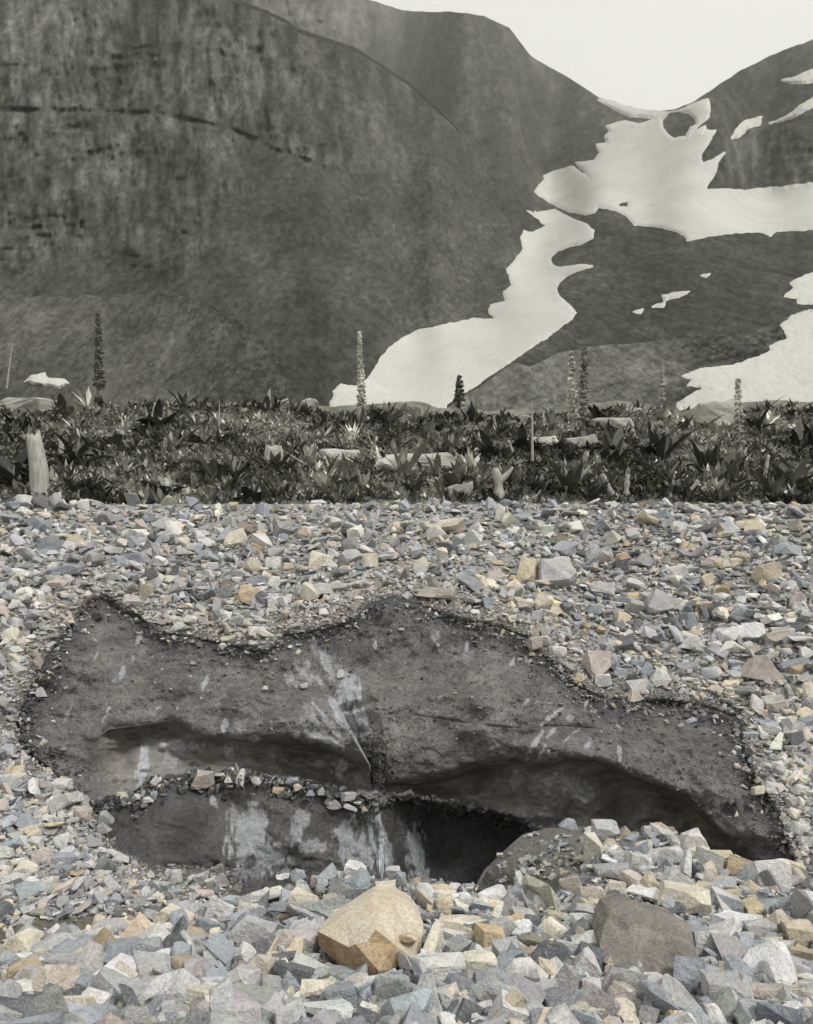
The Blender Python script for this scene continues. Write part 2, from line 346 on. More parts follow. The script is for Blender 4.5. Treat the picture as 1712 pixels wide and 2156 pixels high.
# clean-ice scuffs and frozen patches: (x, y, half length, half width, angle, strength)
ST = []
def r5(x, y): return x * .5018, 1069.5 + y * .5017
def r6(x, y): return 850.5 + x * .5032, 1069.5 + y * .503
def r7(x, y): return x * .5018, 1600 + y * .5016
def r8(x, y): return 850.5 + x * .5032, 1600 + y * .5029
for f, lst in ((r5, [(580, 550, 22, 10, 70, .8), (405, 620, 22, 5, 65, .6), (512, 690, 34, 9, 68, .75), (480, 725, 26, 6, 65, .5), (810, 650, 10, 7, 20, .9), (800, 705, 12, 6, 40, .8),
        (855, 740, 36, 9, 65, 1), (455, 845, 16, 6, 60, .9), (440, 880, 22, 4, 60, .5), (285, 860, 40, 7, 65, .55), (660, 840, 12, 6, 20, .7), (745, 840, 10, 5, 60, .8),
        (810, 920, 8, 8, 0, .6), (940, 920, 30, 16, 80, .85), (640, 625, 14, 8, 70, .6), (715, 560, 18, 12, 70, .6), (1575, 575, 22, 7, 80, .8), (560, 630, 16, 6, 65, .5),
        (650, 735, 26, 5, 60, .4), (700, 700, 20, 5, 60, .4), (1220, 715, 46, 22, -50, .5), (1330, 720, 40, 12, -45, .55), (1290, 660, 24, 14, -40, .5), (1455, 770, 62, 46, -60, 1),
        (1480, 715, 28, 20, -60, .95), (1520, 880, 42, 15, -65, .95), (1350, 965, 62, 16, -25, 1), (1410, 985, 48, 8, -38, .8), (1400, 830, 46, 10, -55, 1), (1340, 850, 40, 8, -50, .7), (1430, 900, 40, 8, -50, .6),
        (1270, 900, 26, 14, -60, .4), (1240, 950, 22, 18, 0, .4), (1470, 900, 90, 11, -58, 1), (1525, 1010, 60, 9, -65, 1), (1180, 890, 30, 12, 0, .35), (1060, 965, 22, 18, 0, .5), (1000, 900, 14, 30, 0, .3)]),
    (r6, [(265, 580, 18, 7, 80, .8), (455, 645, 30, 9, 60, .75), (525, 640, 22, 14, -20, .9), (510, 815, 22, 6, 55, .8), (615, 875, 62, 10, 38, .95), (690, 880, 18, 14, 60, .9), (765, 815, 36, 7, 75, .7),
        (550, 980, 64, 10, 55, 1), (610, 945, 34, 7, 45, .9), (575, 1025, 34, 8, 62, .9), (770, 990, 26, 10, 60, .95), (900, 1020, 62, 12, 100, 1), (515, 1052, 14, 7, 70, .9), (425, 900, 20, 4, 40, .7),
        (720, 935, 20, 5, 30, .6), (160, 800, 20, 12, 0, .55), (135, 540, 18, 20, 90, .45), (240, 620, 60, 30, 0, .22), (380, 620, 30, 20, 0, .25), (680, 970, 24, 4, 50, .6), (900, 915, 20, 6, -40, .6), (555, 815, 10, 4, 55, .6)]),
    (r7, [(1040, 330, 130, 66, 70, 1), (1090, 250, 50, 40, 0, .9), (1130, 400, 70, 80, 90, .9), (1270, 240, 30, 34, 90, .9), (1250, 310, 70, 20, 85, .75), (1300, 365, 80, 26, 5, .8), (1490, 370, 110, 60, -65, .95), (1450, 320, 50, 40, 0, .8),
        (1555, 300, 110, 10, 97, .9), (1060, 470, 80, 26, 0, .6), (895, 165, 34, 12, 110, .8), (600, 40, 74, 22, 80, .85), (1420, 40, 40, 32, -40, .7), (1330, 20, 30, 14, 0, .5), (1500, 80, 30, 18, 0, .4), (1190, 470, 60, 20, 0, .5), (980, 250, 30, 60, 0, .5), (1065, 185, 20, 14, 0, .5), (1390, 470, 40, 16, 0, .35)]),
    (r5, [(760, 1000, 84, 16, 0, .8), (610, 1030, 60, 18, 85, .9), (720, 1060, 50, 30, 20, .35), (960, 1020, 34, 30, 0, .5), (700, 1010, 16, 12, 0, .6)]),
    (r8, [(45, 390, 110, 36, 95, .75), (70, 480, 40, 26, 0, .6), (465, 80, 46, 16, 80, .75), (720, 110, 100, 34, -25, .55), (780, 140, 70, 20, 10, .45), (600, 180, 60, 40, 0, .2), (20, 150, 40, 14, 0, .6), (560, 120, 40, 30, 0, .2), (1250, 340, 40, 20, 0, .35)])):
    for (sx, sy, a, b, ang, s) in lst:
        x, y = f(sx, sy); ST.append((x, y, a * .54, b * .62, math.radians(ang), min(1.0, s * 1.25)))
ST += [(690, 1400, 60, 12, -1.05, .8), (745, 1450, 34, 16, -1.2, 1), (768, 1520, 34, 10, -1.25, .9), (786, 1640, 30, 7, -1.5, .8), (795, 1720, 60, 10, -1.4, .9), (812, 1790, 60, 12, -1.3, .8), (880, 1780, 60, 12, 1.6, .8), (672, 1375, 34, 16, -1.0, .42), (705, 1415, 46, 22, -1.0, .45), (735, 1440, 40, 20, -1.1, .8), (755, 1510, 30, 8, -1.2, .8), (640, 1420, 30, 14, -.9, .6), (700, 1530, 40, 9, -.9, .7), (655, 1500, 30, 10, -.9, .5), (1180, 1650, 60, 22, -.3, .4), (1230, 1670, 40, 18, .1, .4), (1090, 1640, 16, 30, 0, .45)]
def clean_mask(x, y):
    c = np.zeros(x.shape); n = fbm(x / 6, y / 15, 4, 8); n2 = fbm(x / 18, y / 50, 3, 9)
    for (sx, sy, a, b, ang, s) in ST:
        m = (np.abs(x - sx) < a + b + 20) & (np.abs(y - sy) < a + b + 20)
        dx, dy = x[m] - sx, -(y[m] - sy)
        u = (dx * math.cos(ang) + dy * math.sin(ang)) / a; v = (-dx * math.sin(ang) + dy * math.cos(ang)) / b
        r = np.sqrt(u * u + v * v) + 0.75 * n[m] + 0.35 * n2[m]
        c[m] = np.maximum(c[m], s * (1 - sstep(0.55, 1.15, r)))
    return c
ice = empty('ice_wall', (0, 9.5, -3.5))
tag(ice, 'dark dirt-streaked wall of buried glacier ice exposed in the hollow of the scree', 'ice wall')
ice_inv = (-0.0, -9.5, 3.5)
xs = np.linspace(0, 1735, 700)
def ice_part(name, y0, y1, n, power=1.0):
    t = np.linspace(0, 1, n)[:, None] ** power
    X = np.broadcast_to(xs[None], (n, len(xs))); Y = y0[None] * (1 - t) + y1[None] * t
    D = ice_D(X, Y); G = P(X, Y, D) + np.array(ice_inv)
    bb, ll = brow(X), ledge(X); inn = np.where((Y > bb + 1) & (Y < ll), 1.0, 0.0) * np.clip((ll - bb) / 40, 0, 1)
    xl, xr = gully_l(Y), gully_r(Y)
    inn = np.maximum(inn, 0.0 * ((X > xl) & (X < xr) & (Y > 1480)))
    u = (X - xl) / np.maximum(xr - xl, 5)
    inn = inn * np.clip(cave_depth(X) / .38, 0, 1) ** 1.5
    cl = clean_mask(X, Y); cl = np.maximum(cl, 1.0 * ((u > -.02) & (u < .13)) * sstep(1455, 1480, Y) * (1 - sstep(1606, 1618, Y)))
    shade_deb = np.where(Y > ll, sstep(0, 12, Y - ll) * np.interp(X, [150, 250, 420, 520, 740, 800, 860, 1130, 1300], [.2, .6, .65, .35, .3, .4, .75, .75, .6]), 0)  # shade of the pit, painted as darker ice on the lower face
    shade_deb = np.maximum(shade_deb, .9 * np.exp(-((Y - ll - 14) / 16.0) ** 2) * sstep(250, 330, X))
    edge = sdf(HOLE, X, Y).reshape(X.shape); shade_deb = np.maximum(shade_deb, np.where(Y < bb, .85 * np.exp(-np.clip(edge, 0, None) / (26 + 16 * fbm(X / 50, Y / 50, 3, 15))), 0))
    inn = np.maximum(inn, 0.9 * sstep(60, 0, np.hypot((X - 740) / 1.4, Y - 1480)))
    return grid(name, G, M_ICE, ice, attrs={'clean': cl, 'inner': inn, 'shade_debris': shade_deb})
ytop = np.interp(xs, [0, 40, 105, 222, 262, 330, 560, 680, 830, 1050, 1200, 1330, 1550, 1640, 1735], [1400, 1380, 1310, 1215, 1240, 1290, 1325, 1290, 1225, 1275, 1390, 1440, 1465, 1600, 1720])
b_, l_ = brow(xs), np.maximum(ledge(xs), brow(xs) + 4)
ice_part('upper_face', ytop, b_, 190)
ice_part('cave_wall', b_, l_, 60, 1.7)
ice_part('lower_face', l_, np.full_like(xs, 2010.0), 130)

# scree sheet (behind and both sides of the hollow)
gx = np.arange(-400, 2113, 9.0); gy = np.arange(CREST - 6, 2140, 8.0)
GX, GY = np.meshgrid(gx, gy)
S = -sdf(HOLE, GX, GY).reshape(GX.shape)                              # positive on the scree
def bank_col(x, y):
    """soil colour under the stones: brown silt in the gully at the left foot, grey elsewhere"""
    w = np.exp(-((x - 60) / 330.0) ** 4) * np.exp(-((y - 1972 + 0.10 * x) / 34.0) ** 4)
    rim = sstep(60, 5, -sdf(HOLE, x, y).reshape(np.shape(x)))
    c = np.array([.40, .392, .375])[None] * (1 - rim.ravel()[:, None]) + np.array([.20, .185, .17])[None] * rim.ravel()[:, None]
    w = w.ravel()[:, None]; return c * (1 - w) + np.array([.19, .172, .145])[None] * w
D = scree_D(GX, GY) + 0.10 * fbm(GX / 90, GY / 60, 4, 4) + np.where(S < 6, (6 - S) * 0.03, 0)
G = P(GX, GY, D)
keep = (S[:-1, :-1] > -24) & (S[1:, 1:] > -24) & (S[1:, :-1] > -24) & (S[:-1, 1:] > -24)
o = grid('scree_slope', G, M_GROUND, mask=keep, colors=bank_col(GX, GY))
tag(o, 'grey slope of broken rock around the ice hollow', kind='structure')

# foreground shelf
lip = curve([(-500, 2040), (0, 2014), (120, 1992), (200, 1966), (400, 1924), (560, 1890), (700, 1862), (850, 1850), (1000, 1868), (1090, 1878), (1160, 1874), (1215, 1848),
    (1250, 1806), (1278, 1774), (1306, 1754), (1400, 1752), (1450, 1772), (1500, 1806), (1560, 1824), (1620, 1842), (1712, 1838), (2100, 1836)])
fore_D = TPS([(-500, 2040, 4.1), (0, 2014, 4.1), (200, 1966, 4.45), (400, 1924, 4.75), (560, 1890, 4.9), (700, 1862, 5.0), (850, 1850, 5.0), (1000, 1868, 5.0), (1090, 1872, 5.0), (1160, 1858, 5.2),
    (1230, 1785, 6.0), (1300, 1750, 6.4), (1400, 1752, 6.4), (1500, 1806, 6.1), (1620, 1842, 6.0), (1712, 1838, 6.0), (2100, 1836, 6.0),
    (-500, 2156, 3.05), (0, 2156, 3.05), (500, 2156, 3.1), (1000, 2156, 3.1), (1500, 2156, 3.15), (2100, 2156, 3.2), (0, 2070, 3.6), (400, 2020, 3.95), (800, 2000, 3.95), (1200, 1990, 4.05), (1600, 1990, 4.2),
    (-500, 2500, 1.75), (500, 2500, 1.75), (1400, 2500, 1.78), (2100, 2500, 1.8)])
fx_ = np.arange(-500, 2110, 9.0); rows = 70
t = np.linspace(0, 1, rows)[:, None]
FX = np.broadcast_to(fx_, (rows, len(fx_))); FY = 2500 * (1 - t) + lip(fx_)[None] * t
FG = P(FX, FY, fore_D(FX, FY)) + 0.03 * fbm(FX / 50, FY / 40, 3, 6)[..., None] * np.array([0, 0, 1])
last = FG[-1]; back = []
for dy, zf in ((0.18, .05), (0.5, .22), (0.9, .50), (1.4, .80), (2.0, 1.0)):
    b = last.copy(); b[:, 0] *= (1 + dy / b[:, 1]); b[:, 1] += dy; b[:, 2] = last[:, 2] * (1 - zf) + (-4.35) * zf; back.append(b)
front = []
for yy in (-14.0, -6.0, -1.0, 0.8):
    b = FG[0].copy(); b[:, 0] *= 2.2 if yy < 0.5 else 1.2; b[:, 1] = yy; b[:, 2] = -1.78 - 0.02 * (yy < 0); front.append(b)
FULL = np.concatenate([np.array(front), FG, np.array(back)], 0)
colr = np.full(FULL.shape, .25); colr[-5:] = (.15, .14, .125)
o = grid('foreground_shelf', FULL, M_GROUND, colors=colr)
tag(o, 'flat shelf of broken rock in front of the hollow', kind='structure')
# pit floor and base ground
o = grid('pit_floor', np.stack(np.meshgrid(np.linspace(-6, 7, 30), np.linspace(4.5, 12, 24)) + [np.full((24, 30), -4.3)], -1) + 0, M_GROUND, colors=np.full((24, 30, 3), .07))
tag(o, 'dark floor at the bottom of the ice hollow', kind='structure')

# dirt mound between the foreground and the right cave
mx = np.linspace(985, 1330, 90); mt = curve([(985, 1895), (1000, 1868), (1020, 1832), (1060, 1792), (1100, 1757), (1150, 1744), (1250, 1739), (1290, 1750), (1330, 1770)])
t = np.linspace(0, 1, 60)[:, None]; MX = np.broadcast_to(mx, (60, 90)); MY = 1930 * (1 - t) + mt(mx)[None] * t
mound_D = TPS([(985, 1895, 6.7), (1020, 1832, 6.95), (1100, 1757, 7.3), (1250, 1739, 7.2), (1330, 1770, 7.0), (985, 1930, 6.35), (1150, 1930, 5.7), (1330, 1930, 5.6), (1100, 1850, 6.3), (1250, 1830, 6.25)])
MD = mound_D(MX, MY) + 0.10 * fbm(MX / 40, MY / 30, 5, 3)
MG = P(MX, MY, MD); last = MG[-1]; back = []
for dy, dz in ((.15, .06), (.4, .3), (.7, .9), (.9, 1.8)):
    b = last.copy(); b[:, 0] *= 1 + dy / b[:, 1]; b[:, 1] += dy; b[:, 2] -= dz; back.append(b)
mc = np.array([.215, .205, .185])
MALL = np.concatenate([MG, np.array(back)], 0)
o = grid('dirt_mound', MALL, M_GROUND, colors=np.broadcast_to(mc, MALL.shape).copy())
tag(o, 'smooth brown dirt-covered hummock in front of the right cave mouth', 'mound')

# ------------------------------------------------------------------ stones
def hull_points(kind, r):
    dims = {'block': (1, .8, .58), 'slab': (1, .72, .26), 'wedge': (1, .7, .5), 'shard': (1, .45, .28)}[kind]
    c = np.array([[sx, sy, sz] for sx in (-1, 1) for sy in (-1, 1) for sz in (-1, 1)], float)
    c += r.uniform(-.36, .36, c.shape)
    if kind == 'wedge': c[c[:, 2] > 0, 0] *= r.uniform(.15, .6); c[c[:, 2] > 0, 1] *= r.uniform(.5, .9)
    if kind == 'shard': c[c[:, 0] > 0, 1:] *= r.uniform(.2, .6)
    pts = []
    for p in c:
        if r.random() < .58:
            for k in range(3):
                q = p.copy(); q[k] -= np.sign(p[k]) * r.uniform(.25, .75); pts.append(q)
        else: pts.append(p)
    return np.array(pts) * np.array(dims) * 0.5
def hull_mesh(pts):
    bm = bmesh.new(); vs_ = [bm.verts.new(p) for p in pts]
    ret = bmesh.ops.convex_hull(bm, input=vs_)
    bmesh.ops.delete(bm, geom=list({g for g in ret['geom_interior'] + ret['geom_unused'] if isinstance(g, bmesh.types.BMVert)}), context='VERTS')
    return bm
KINDS = ['slab', 'block', 'slab', 'wedge', 'shard', 'slab']
POOL = []
hr = np.random.default_rng(3)
for i in range(48):
    bm = hull_mesh(hull_points(KINDS[i % 6], hr)); bm.verts.index_update()
    v = np.array([q.co[:] for q in bm.verts]); f = np.array([[q.index for q in fc.verts] for fc in bm.faces if len(fc.verts) == 3]); bm.free()
    POOL.append((v, f))
def rot_mats(n, r, tilt, base=None):
    a = r.uniform(0, 2 * np.pi, n); ax = r.uniform(0, 2 * np.pi, n); tl = np.abs(r.normal(0, tilt, n))
    c, s = np.cos(a), np.sin(a); Z = np.zeros((n, 3, 3)); Z[:, 0, 0] = c; Z[:, 0, 1] = -s; Z[:, 1, 0] = s; Z[:, 1, 1] = c; Z[:, 2, 2] = 1
    u = np.stack([np.cos(ax), np.sin(ax), np.zeros(n)], -1); K = np.zeros((n, 3, 3))
    K[:, 0, 2] = u[:, 1]; K[:, 1, 2] = -u[:, 0]; K[:, 2, 0] = -u[:, 1]; K[:, 2, 1] = u[:, 0]
    R = np.eye(3)[None] + np.sin(tl)[:, None, None] * K + (1 - np.cos(tl))[:, None, None] * (K @ K)
    return R @ Z
ROCK = {'grey': (.455, .457, .457), 'bluegrey': (.335, .36, .392), 'light': (.63, .62, .60), 'dark': (.15, .157, .168), 'cream': (.70, .645, .54), 'tan': (.60, .525, .405),
        'ochre': (.57, .46, .31), 'brown': (.34, .29, .235), 'pink': (.50, .445, .405), 'white': (.75, .75, .74)}
def stone_colors(n, r, p=(.36, .17, .19, .07, .10, .05, .015, .04, .01)):
    keys = ['grey', 'bluegrey', 'light', 'dark', 'cream', 'tan', 'ochre', 'pink', 'white']
    k = r.choice(len(keys), n, p=np.array(p) / sum(p)); c = np.array([ROCK[q] for q in keys])[k]
    return np.clip(c * r.normal(1, .20, (n, 1)) * r.normal(1, .02, (n, 3)), .03, .8)
def scatter(name, pos, size, colors, r, mat=None, tilt=.6, sink=.12, flat=1.0, parent=None):
    n = len(pos); R = rot_mats(n, r, tilt); pool = r.integers(0, len(POOL), n)
    sxyz = size[:, None] * r.uniform(.75, 1.25, (n, 3)); sxyz[:, 2] *= flat
    VV, FF, CC = [], [], []; off = 0
    for k, (v, f) in enumerate(POOL):
        m = pool == k; c = int(m.sum())
        if not c: continue
        q = np.einsum('nij,nvj->nvi', R[m], v[None] * sxyz[m][:, None, :])
        q = q + (pos[m] + np.stack([0 * size[m], 0 * size[m], size[m] * sink], -1))[:, None]
        VV.append(q.reshape(-1, 3)); FF.append((f[None] + (np.arange(c) * len(v))[:, None, None] + off).reshape(-1, 3))
        CC.append(np.repeat(colors[m], len(v), 0)); off += c * len(v)
    me = mesh_np(name, np.concatenate(VV), np.concatenate(FF), False, np.concatenate(CC))
    o = link(name, me, mat or M_SCREE, parent); o['kind'] = 'stuff'
    return o

# --- loose stones of the scree slopes, as one mass
def scree_pts(n, r, lo=0.0, xr=(-330, 2040), y1=2030):
    x = r.uniform(*xr, n); y = r.uniform(CREST - 4, y1, n)
    s = -sdf(HOLE, x, y) + 20 * fbm(x / 30, y / 30, 4, 21) + 7; below = y > lip(x) + 35
    m = (s > np.where((y > 1790) & (x < 700), lo - 34, lo)) & ~below; x, y, s = x[m], y[m], s[m]
    return x, y, s
def scree_pos(x, y):
    D = scree_D(x, y) + 0.10 * fbm(x / 90, y / 60, 4, 4); s = -sdf(HOLE, x, y); D = D + np.where(s < 6, (6 - s) * .03, 0); return P(x, y, D)
parts = []
for n, a, b, sink in ((46000, .03, .08, .1), (18500, .075, .16, .16), (2800, .15, .31, .22), (60000, .025, .06, .1)):
    x, y, s = scree_pts(n, rng, -6 if a < .05 else (2 if a < .1 else 14))
    if n == 60000: m = s < 75 + 30 * fbm(x / 60, y / 60, 2, 90); x, y, s = x[m], y[m], s[m]
    silt = np.exp(-((x - 60) / 320.0) ** 4) * np.exp(-((y - 1972 + 0.10 * x) / 32.0) ** 4)
    k = rng.random(len(x)) > silt * (0.93 if a < .1 else 1.0); x, y, s = x[k], y[k], s[k]
    size = a * (b / a) ** rng.random(len(x)) ** 1.6
    depth = scree_D(x, y) / 11.0
    size = size * np.clip(.55 + s / 160.0, .6, 1.0) * np.clip(depth, .62, 1.3)
    c = stone_colors(len(x), rng)
    dust = np.clip(1 - s / 95.0, 0, 1)[:, None] * .65 * np.clip((CREST + 470 - y) / 200, .35, 1)[:, None]
    c = c * (1 - dust) + dust * np.array([.50, .455, .415]) * rng.normal(1, .16, (len(x), 1))
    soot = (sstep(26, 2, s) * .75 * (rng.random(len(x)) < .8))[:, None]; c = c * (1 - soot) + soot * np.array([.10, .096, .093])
    parts.append((scree_pos(x, y), size, c, sink))
pos = np.concatenate([p[0] for p in parts]); size = np.concatenate([p[1] for p in parts]); cc = np.concatenate([p[2] for p in parts])
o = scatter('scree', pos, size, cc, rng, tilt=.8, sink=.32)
tag(o, 'mass of small angular grey and tan stones covering the slopes round the ice', kind='stuff')

# --- rubble of the foreground shelf
def fore_pts(n, r):
    x = r.uniform(-400, 2060, n); l = lip(x); y = l - 4 + (2330 - l) * r.random(n) ** 1.0
    return x, y
parts = []
for n, a, b in ((26000, .014, .045), (5200, .045, .12), (1100, .11, .24)):
    x, y = fore_pts(n, rng); size = a * (b / a) ** rng.random(n) ** 1.7
    bare = (np.hypot((x - 1140) / 130, (y - 1850) / 50) < 1) & (y < lip(x) + 20)
    x, y, size = x[~bare], y[~bare], size[~bare]
    parts.append((P(x, y, fore_D(x, y)), size, stone_colors(len(x), rng, (.31, .27, .17, .08, .10, .045, .015, .02, .02))))
pos = np.concatenate([p[0] for p in parts]); size = np.concatenate([p[1] for p in parts]); cc = np.concatenate([p[2] for p in parts])
hide = np.zeros(len(pos), bool)                                       # nothing lies in front of the two big boulders
qx = HX + pos[:, 0] / pos[:, 1] * F; qy = HY - pos[:, 2] / pos[:, 1] * F
hide |= (np.hypot((qx - 785) / 100, (qy - 2010) / 62) < 1) | (np.hypot((qx - 1365) / 105, (qy - 2005) / 60) < 1)
pos, size, cc = pos[~hide], size[~hide], cc[~hide]
o = scatter('foreground_rubble', pos, size, cc, rng, tilt=.8, sink=.22)
tag(o, 'mass of small angular stones filling the shelf between the larger rocks', kind='stuff')

# --- grit on the ice, rubble on the ledge and in the gully
def ice_pts(n, r, x0, x1, y0, y1):
    x = r.uniform(x0, x1, n); y = r.uniform(y0, y1, n); m = (sdf(OUTLINE + [(1662, 1900), (190, 1900)], x, y) > 0); return x[m], y[m]
x, y = ice_pts(26000, rng, 30, 1670, 1250, 1790)
edge = sdf(OUTLINE + [(1662, 2400), (190, 2400)], x, y)
dens = np.clip(.10 + .9 * np.exp(-edge / 28.0) + .5 * np.clip(fbm(x / 70, y / 50, 3, 12), 0, 1), 0, 1)
k = (rng.random(len(x)) < dens) & ((y < brow(x) - 6) | (x < 190)) & (clean_mask(x, y) < .3); x, y, edge = x[k], y[k], edge[k]
size = .012 + .045 * rng.random(len(x)) ** 5 + .03 * np.exp(-edge / 15) * rng.random(len(x))
c = np.array([.135, .132, .130]) * rng.normal(1, .3, (len(x), 1)) * np.ones((1, 3))
pale = rng.random(len(x)) < .05; c[pale] = stone_colors(int(pale.sum()), rng)
sx_, sy_ = ice_pts(60000, rng, 30, 1670, 1245, 1800); se = sdf(OUTLINE + [(1662, 2400), (190, 2400)], sx_, sy_)
k = (rng.random(len(sx_)) < .55 * np.exp(-se / (9 + 9 * np.clip(.5 + fbm(sx_ / 45, sy_ / 45, 3, 16), 0, 1.5)))) & (sy_ < brow(sx_) - 4); sx_, sy_, se = sx_[k], sy_[k], se[k]
sz_ = .018 + .075 * rng.random(len(sx_)) ** 3; sc2 = stone_colors(len(sx_), rng) * np.where(rng.random(len(sx_)) < .5, 1, .35)[:, None]
o = scatter('spilled_stones', P(sx_, sy_, ice_D(sx_, sy_) - .02), sz_, sc2, rng, tilt=.9, sink=.05)
tag(o, 'loose stones and crumbs spilling from the scree over the edge of the ice', kind='stuff')
o = scatter('ice_grit', P(x, y, ice_D(x, y) - .01), size, np.clip(c, .02, .7), rng, tilt=1.2, sink=.0)
tag(o, 'dark grit and pebbles frozen onto the sloping ice face', kind='stuff')
x = rng.uniform(185, 1150, 2600); y = ledge(x) + rng.uniform(-5, 2, 2600) + np.abs(rng.normal(0, 1, 2600)) * np.clip(17 + 16 * fbm(x / 60, 0 * x, 3, 93), 4, 40); size = (.022 + .10 * rng.random(2600) ** 4) * np.where(rng.random(2600) < np.clip(.75 + .9 * fbm(x / 45, 0 * x, 3, 94), .15, 1), 1, .35)
c = stone_colors(2600, rng, (.3, .3, .08, .3, .02, .03, .01, .01, .0)) * .36; pale = rng.random(2600) < .10 * (x < 780); c[pale] = stone_colors(int(pale.sum()), rng)
gx2 = rng.uniform(0, 1, 500); gy2 = rng.uniform(1545, 1690, 500); gxx = gully_l(gy2) + 6 + gx2 * (gully_r(gy2) - gully_l(gy2) - 12); gxx = np.where(gy2 < 1575, gxx + 10, gxx)
pos = np.concatenate([P(x, y, ice_D(x, y) - .05), P(gxx, gy2, ice_D(gxx, gy2) - .06)]); size = np.r_[size, .03 + .06 * rng.random(500)]
c = np.concatenate([c, stone_colors(500, rng) * .40])
o = scatter('ledge_rubble', pos, size, c, rng, tilt=.9, sink=.05)
tag(o, 'dark wet rubble lying along the ice ledge and in the gully', kind='stuff')
x = rng.uniform(1000, 1320, 900); y = mt(x) + rng.random(900) ** .7 * 110 + 3; hl = (np.abs(y - 1818 + .05 * (x - 1150)) < 16) & (np.abs(x - 1160) < 70)
k = hl | (rng.random(900) < .25) | (x > 1235); x, y = x[k], y[k]
o = scatter('mound_pebbles', P(x, y, mound_D(x, y) - .01), .02 + .06 * rng.random(len(x)) ** 2 * (1 + (x > 1240)), stone_colors(len(x), rng) * .8, rng, tilt=.5, sink=.1)
tag(o, 'pebbles strewn over the dirt hummock', kind='stuff')

# --- stones one can pick out, each an object of its own
def smooth_rock(bm, bev, rough, r, cuts=0):
    bmesh.ops.dissolve_limit(bm, angle_limit=.12, verts=bm.verts[:], edges=bm.edges[:])
    if bev: bmesh.ops.bevel(bm, geom=bm.edges[:] + bm.verts[:], offset=bev, segments=1, profile=.6, affect='EDGES')
    if cuts:
        bmesh.ops.triangulate(bm, faces=bm.faces[:])
        bmesh.ops.subdivide_edges(bm, edges=bm.edges[:], cuts=cuts, use_grid_fill=True)
    if rough:
        co = np.array([v.co[:] for v in bm.verts]); s = co.max(0) - co.min(0); q = co / s.max() * 5
        n = np.stack([fbm(q[:, 0] + q[:, 2] * 1.7 + 9, q[:, 1] - q[:, 2] + 3 * k, 3, 20 + k) for k in range(3)], 1)
        for v, d in zip(bm.verts, n * rough * s.max()): v.co += Vector(d)
STONES = []
for i in range(40):
    kd = KINDS[i % 6]; bm = hull_mesh(hull_points(kd, hr)); smooth_rock(bm, .008, .045, hr, 1)
    bmesh.ops.triangulate(bm, faces=bm.faces[:])
    ext = np.array([v.co[:] for v in bm.verts]); mid = (ext.max(0) + ext.min(0)) / 2; d = ext.max(0) - ext.min(0)
    for v in bm.verts: v.co = Vector((np.array(v.co) - mid) / d)                     # unit box
    me = bpy.data.meshes.new('loose_stone'); bm.to_mesh(me); bm.free(); me.shade_flat(); me.materials.append(M_STONE)
    STONES.append((kd, me))
LAND = [('the big tan boulder', 781, 1975), ('the broad brown-grey slab boulder', 1365, 1985), ('the brown dirt hummock', 1140, 1800), ('the large grey block on the rim', 1172, 1205),
    ('the orange-tan block over the ice', 530, 1255), ('the pink-brown tilted slab', 1590, 1407), ('the dark blue-grey slab', 291, 2010), ('the big cream rock, lower left', 143, 2120),
    ('the thick cream block', 1439, 1897), ('the tan right-edge stone', 1680, 1975), ('the flat pale bank stone', 133, 1691), ('the peaked grey wedge by the cave', 1454, 1773),
    ('the square cream scree stone', 672, 1182), ('the long pale slab, upper scree', 936, 1110), ('the rounded grey rock', 921, 2052), ('the split grey block, lower right', 1530, 2095)]
ADJ = {'grey': 'mid-grey', 'bluegrey': 'blue-grey', 'light': 'light grey', 'dark': 'dark slate', 'cream': 'cream', 'tan': 'tan', 'ochre': 'ochre', 'brown': 'brown', 'pink': 'pinkish', 'white': 'whitish'}
NOUN = {'block': 'block', 'slab': 'slab', 'wedge': 'wedge', 'shard': 'shard'}
stones = []                                                            # (object, x, y, colour key, kind, own label)
count = {'n': 0}
def place(x, y, w, h, key, where, own=None, kind=None, name='loose_stone', spin=None):
    D = float({'s': scree_D, 'f': fore_D, 'i': lambda a, b: ice_D(a, b) - .05}[where](x, min(y + .3 * h, 2200) if where != 's' else y + .25 * h))
    W, H = w * D / F, h * D / F
    if kind is None: kind = 'slab' if w / h > 1.9 else ('shard' if w / h < .75 else rng.choice(['block', 'wedge', 'block']))
    c = [m for k_, m in STONES if k_ == kind]; me = c[int(rng.integers(len(c)))]
    o = bpy.data.objects.new(name, me); col.objects.link(o)
    dep = .5 * (W + H) * rng.uniform(.7, 1.0)
    if kind == 'slab': R = Matrix.Rotation(rng.normal(-.25, .12), 4, 'X') @ Matrix.Rotation(rng.normal(0, .15), 4, 'Y') @ Matrix.Rotation(rng.choice([0, math.pi]) + rng.normal(0, .2), 4, 'Z'); dims = (W, max(dep, H * 1.2), H * .75)
    elif kind == 'shard': R = Matrix.Rotation(rng.normal(0, .2), 4, 'Y') @ Matrix.Rotation(rng.normal(-.2, .12), 4, 'X'); dims = (W, dep * .8, H)
    else: R = Matrix.Rotation(rng.normal(-.15, .15), 4, 'X') @ Matrix.Rotation(rng.normal(0, .18), 4, 'Y') @ Matrix.Rotation(rng.choice([0, math.pi]) + rng.normal(0, .25), 4, 'Z'); dims = (W, dep, H * .95)
    if kind == 'shard': R = R @ Matrix.Rotation(-math.pi / 2, 4, 'Y'); dims = (H, dep * .8, W)
    o.matrix_world = Matrix.Translation(Vector(P(x, y, D))) @ R @ Matrix.Diagonal((*[float(d) for d in dims], 1))
    cl = np.array(ROCK[key]) * rng.normal(1, .07); o.color = (*[float(v) for v in np.clip(cl, .03, .75)], 1)
    stones.append((o, x, y, key, kind, own)); return o
HAND = []
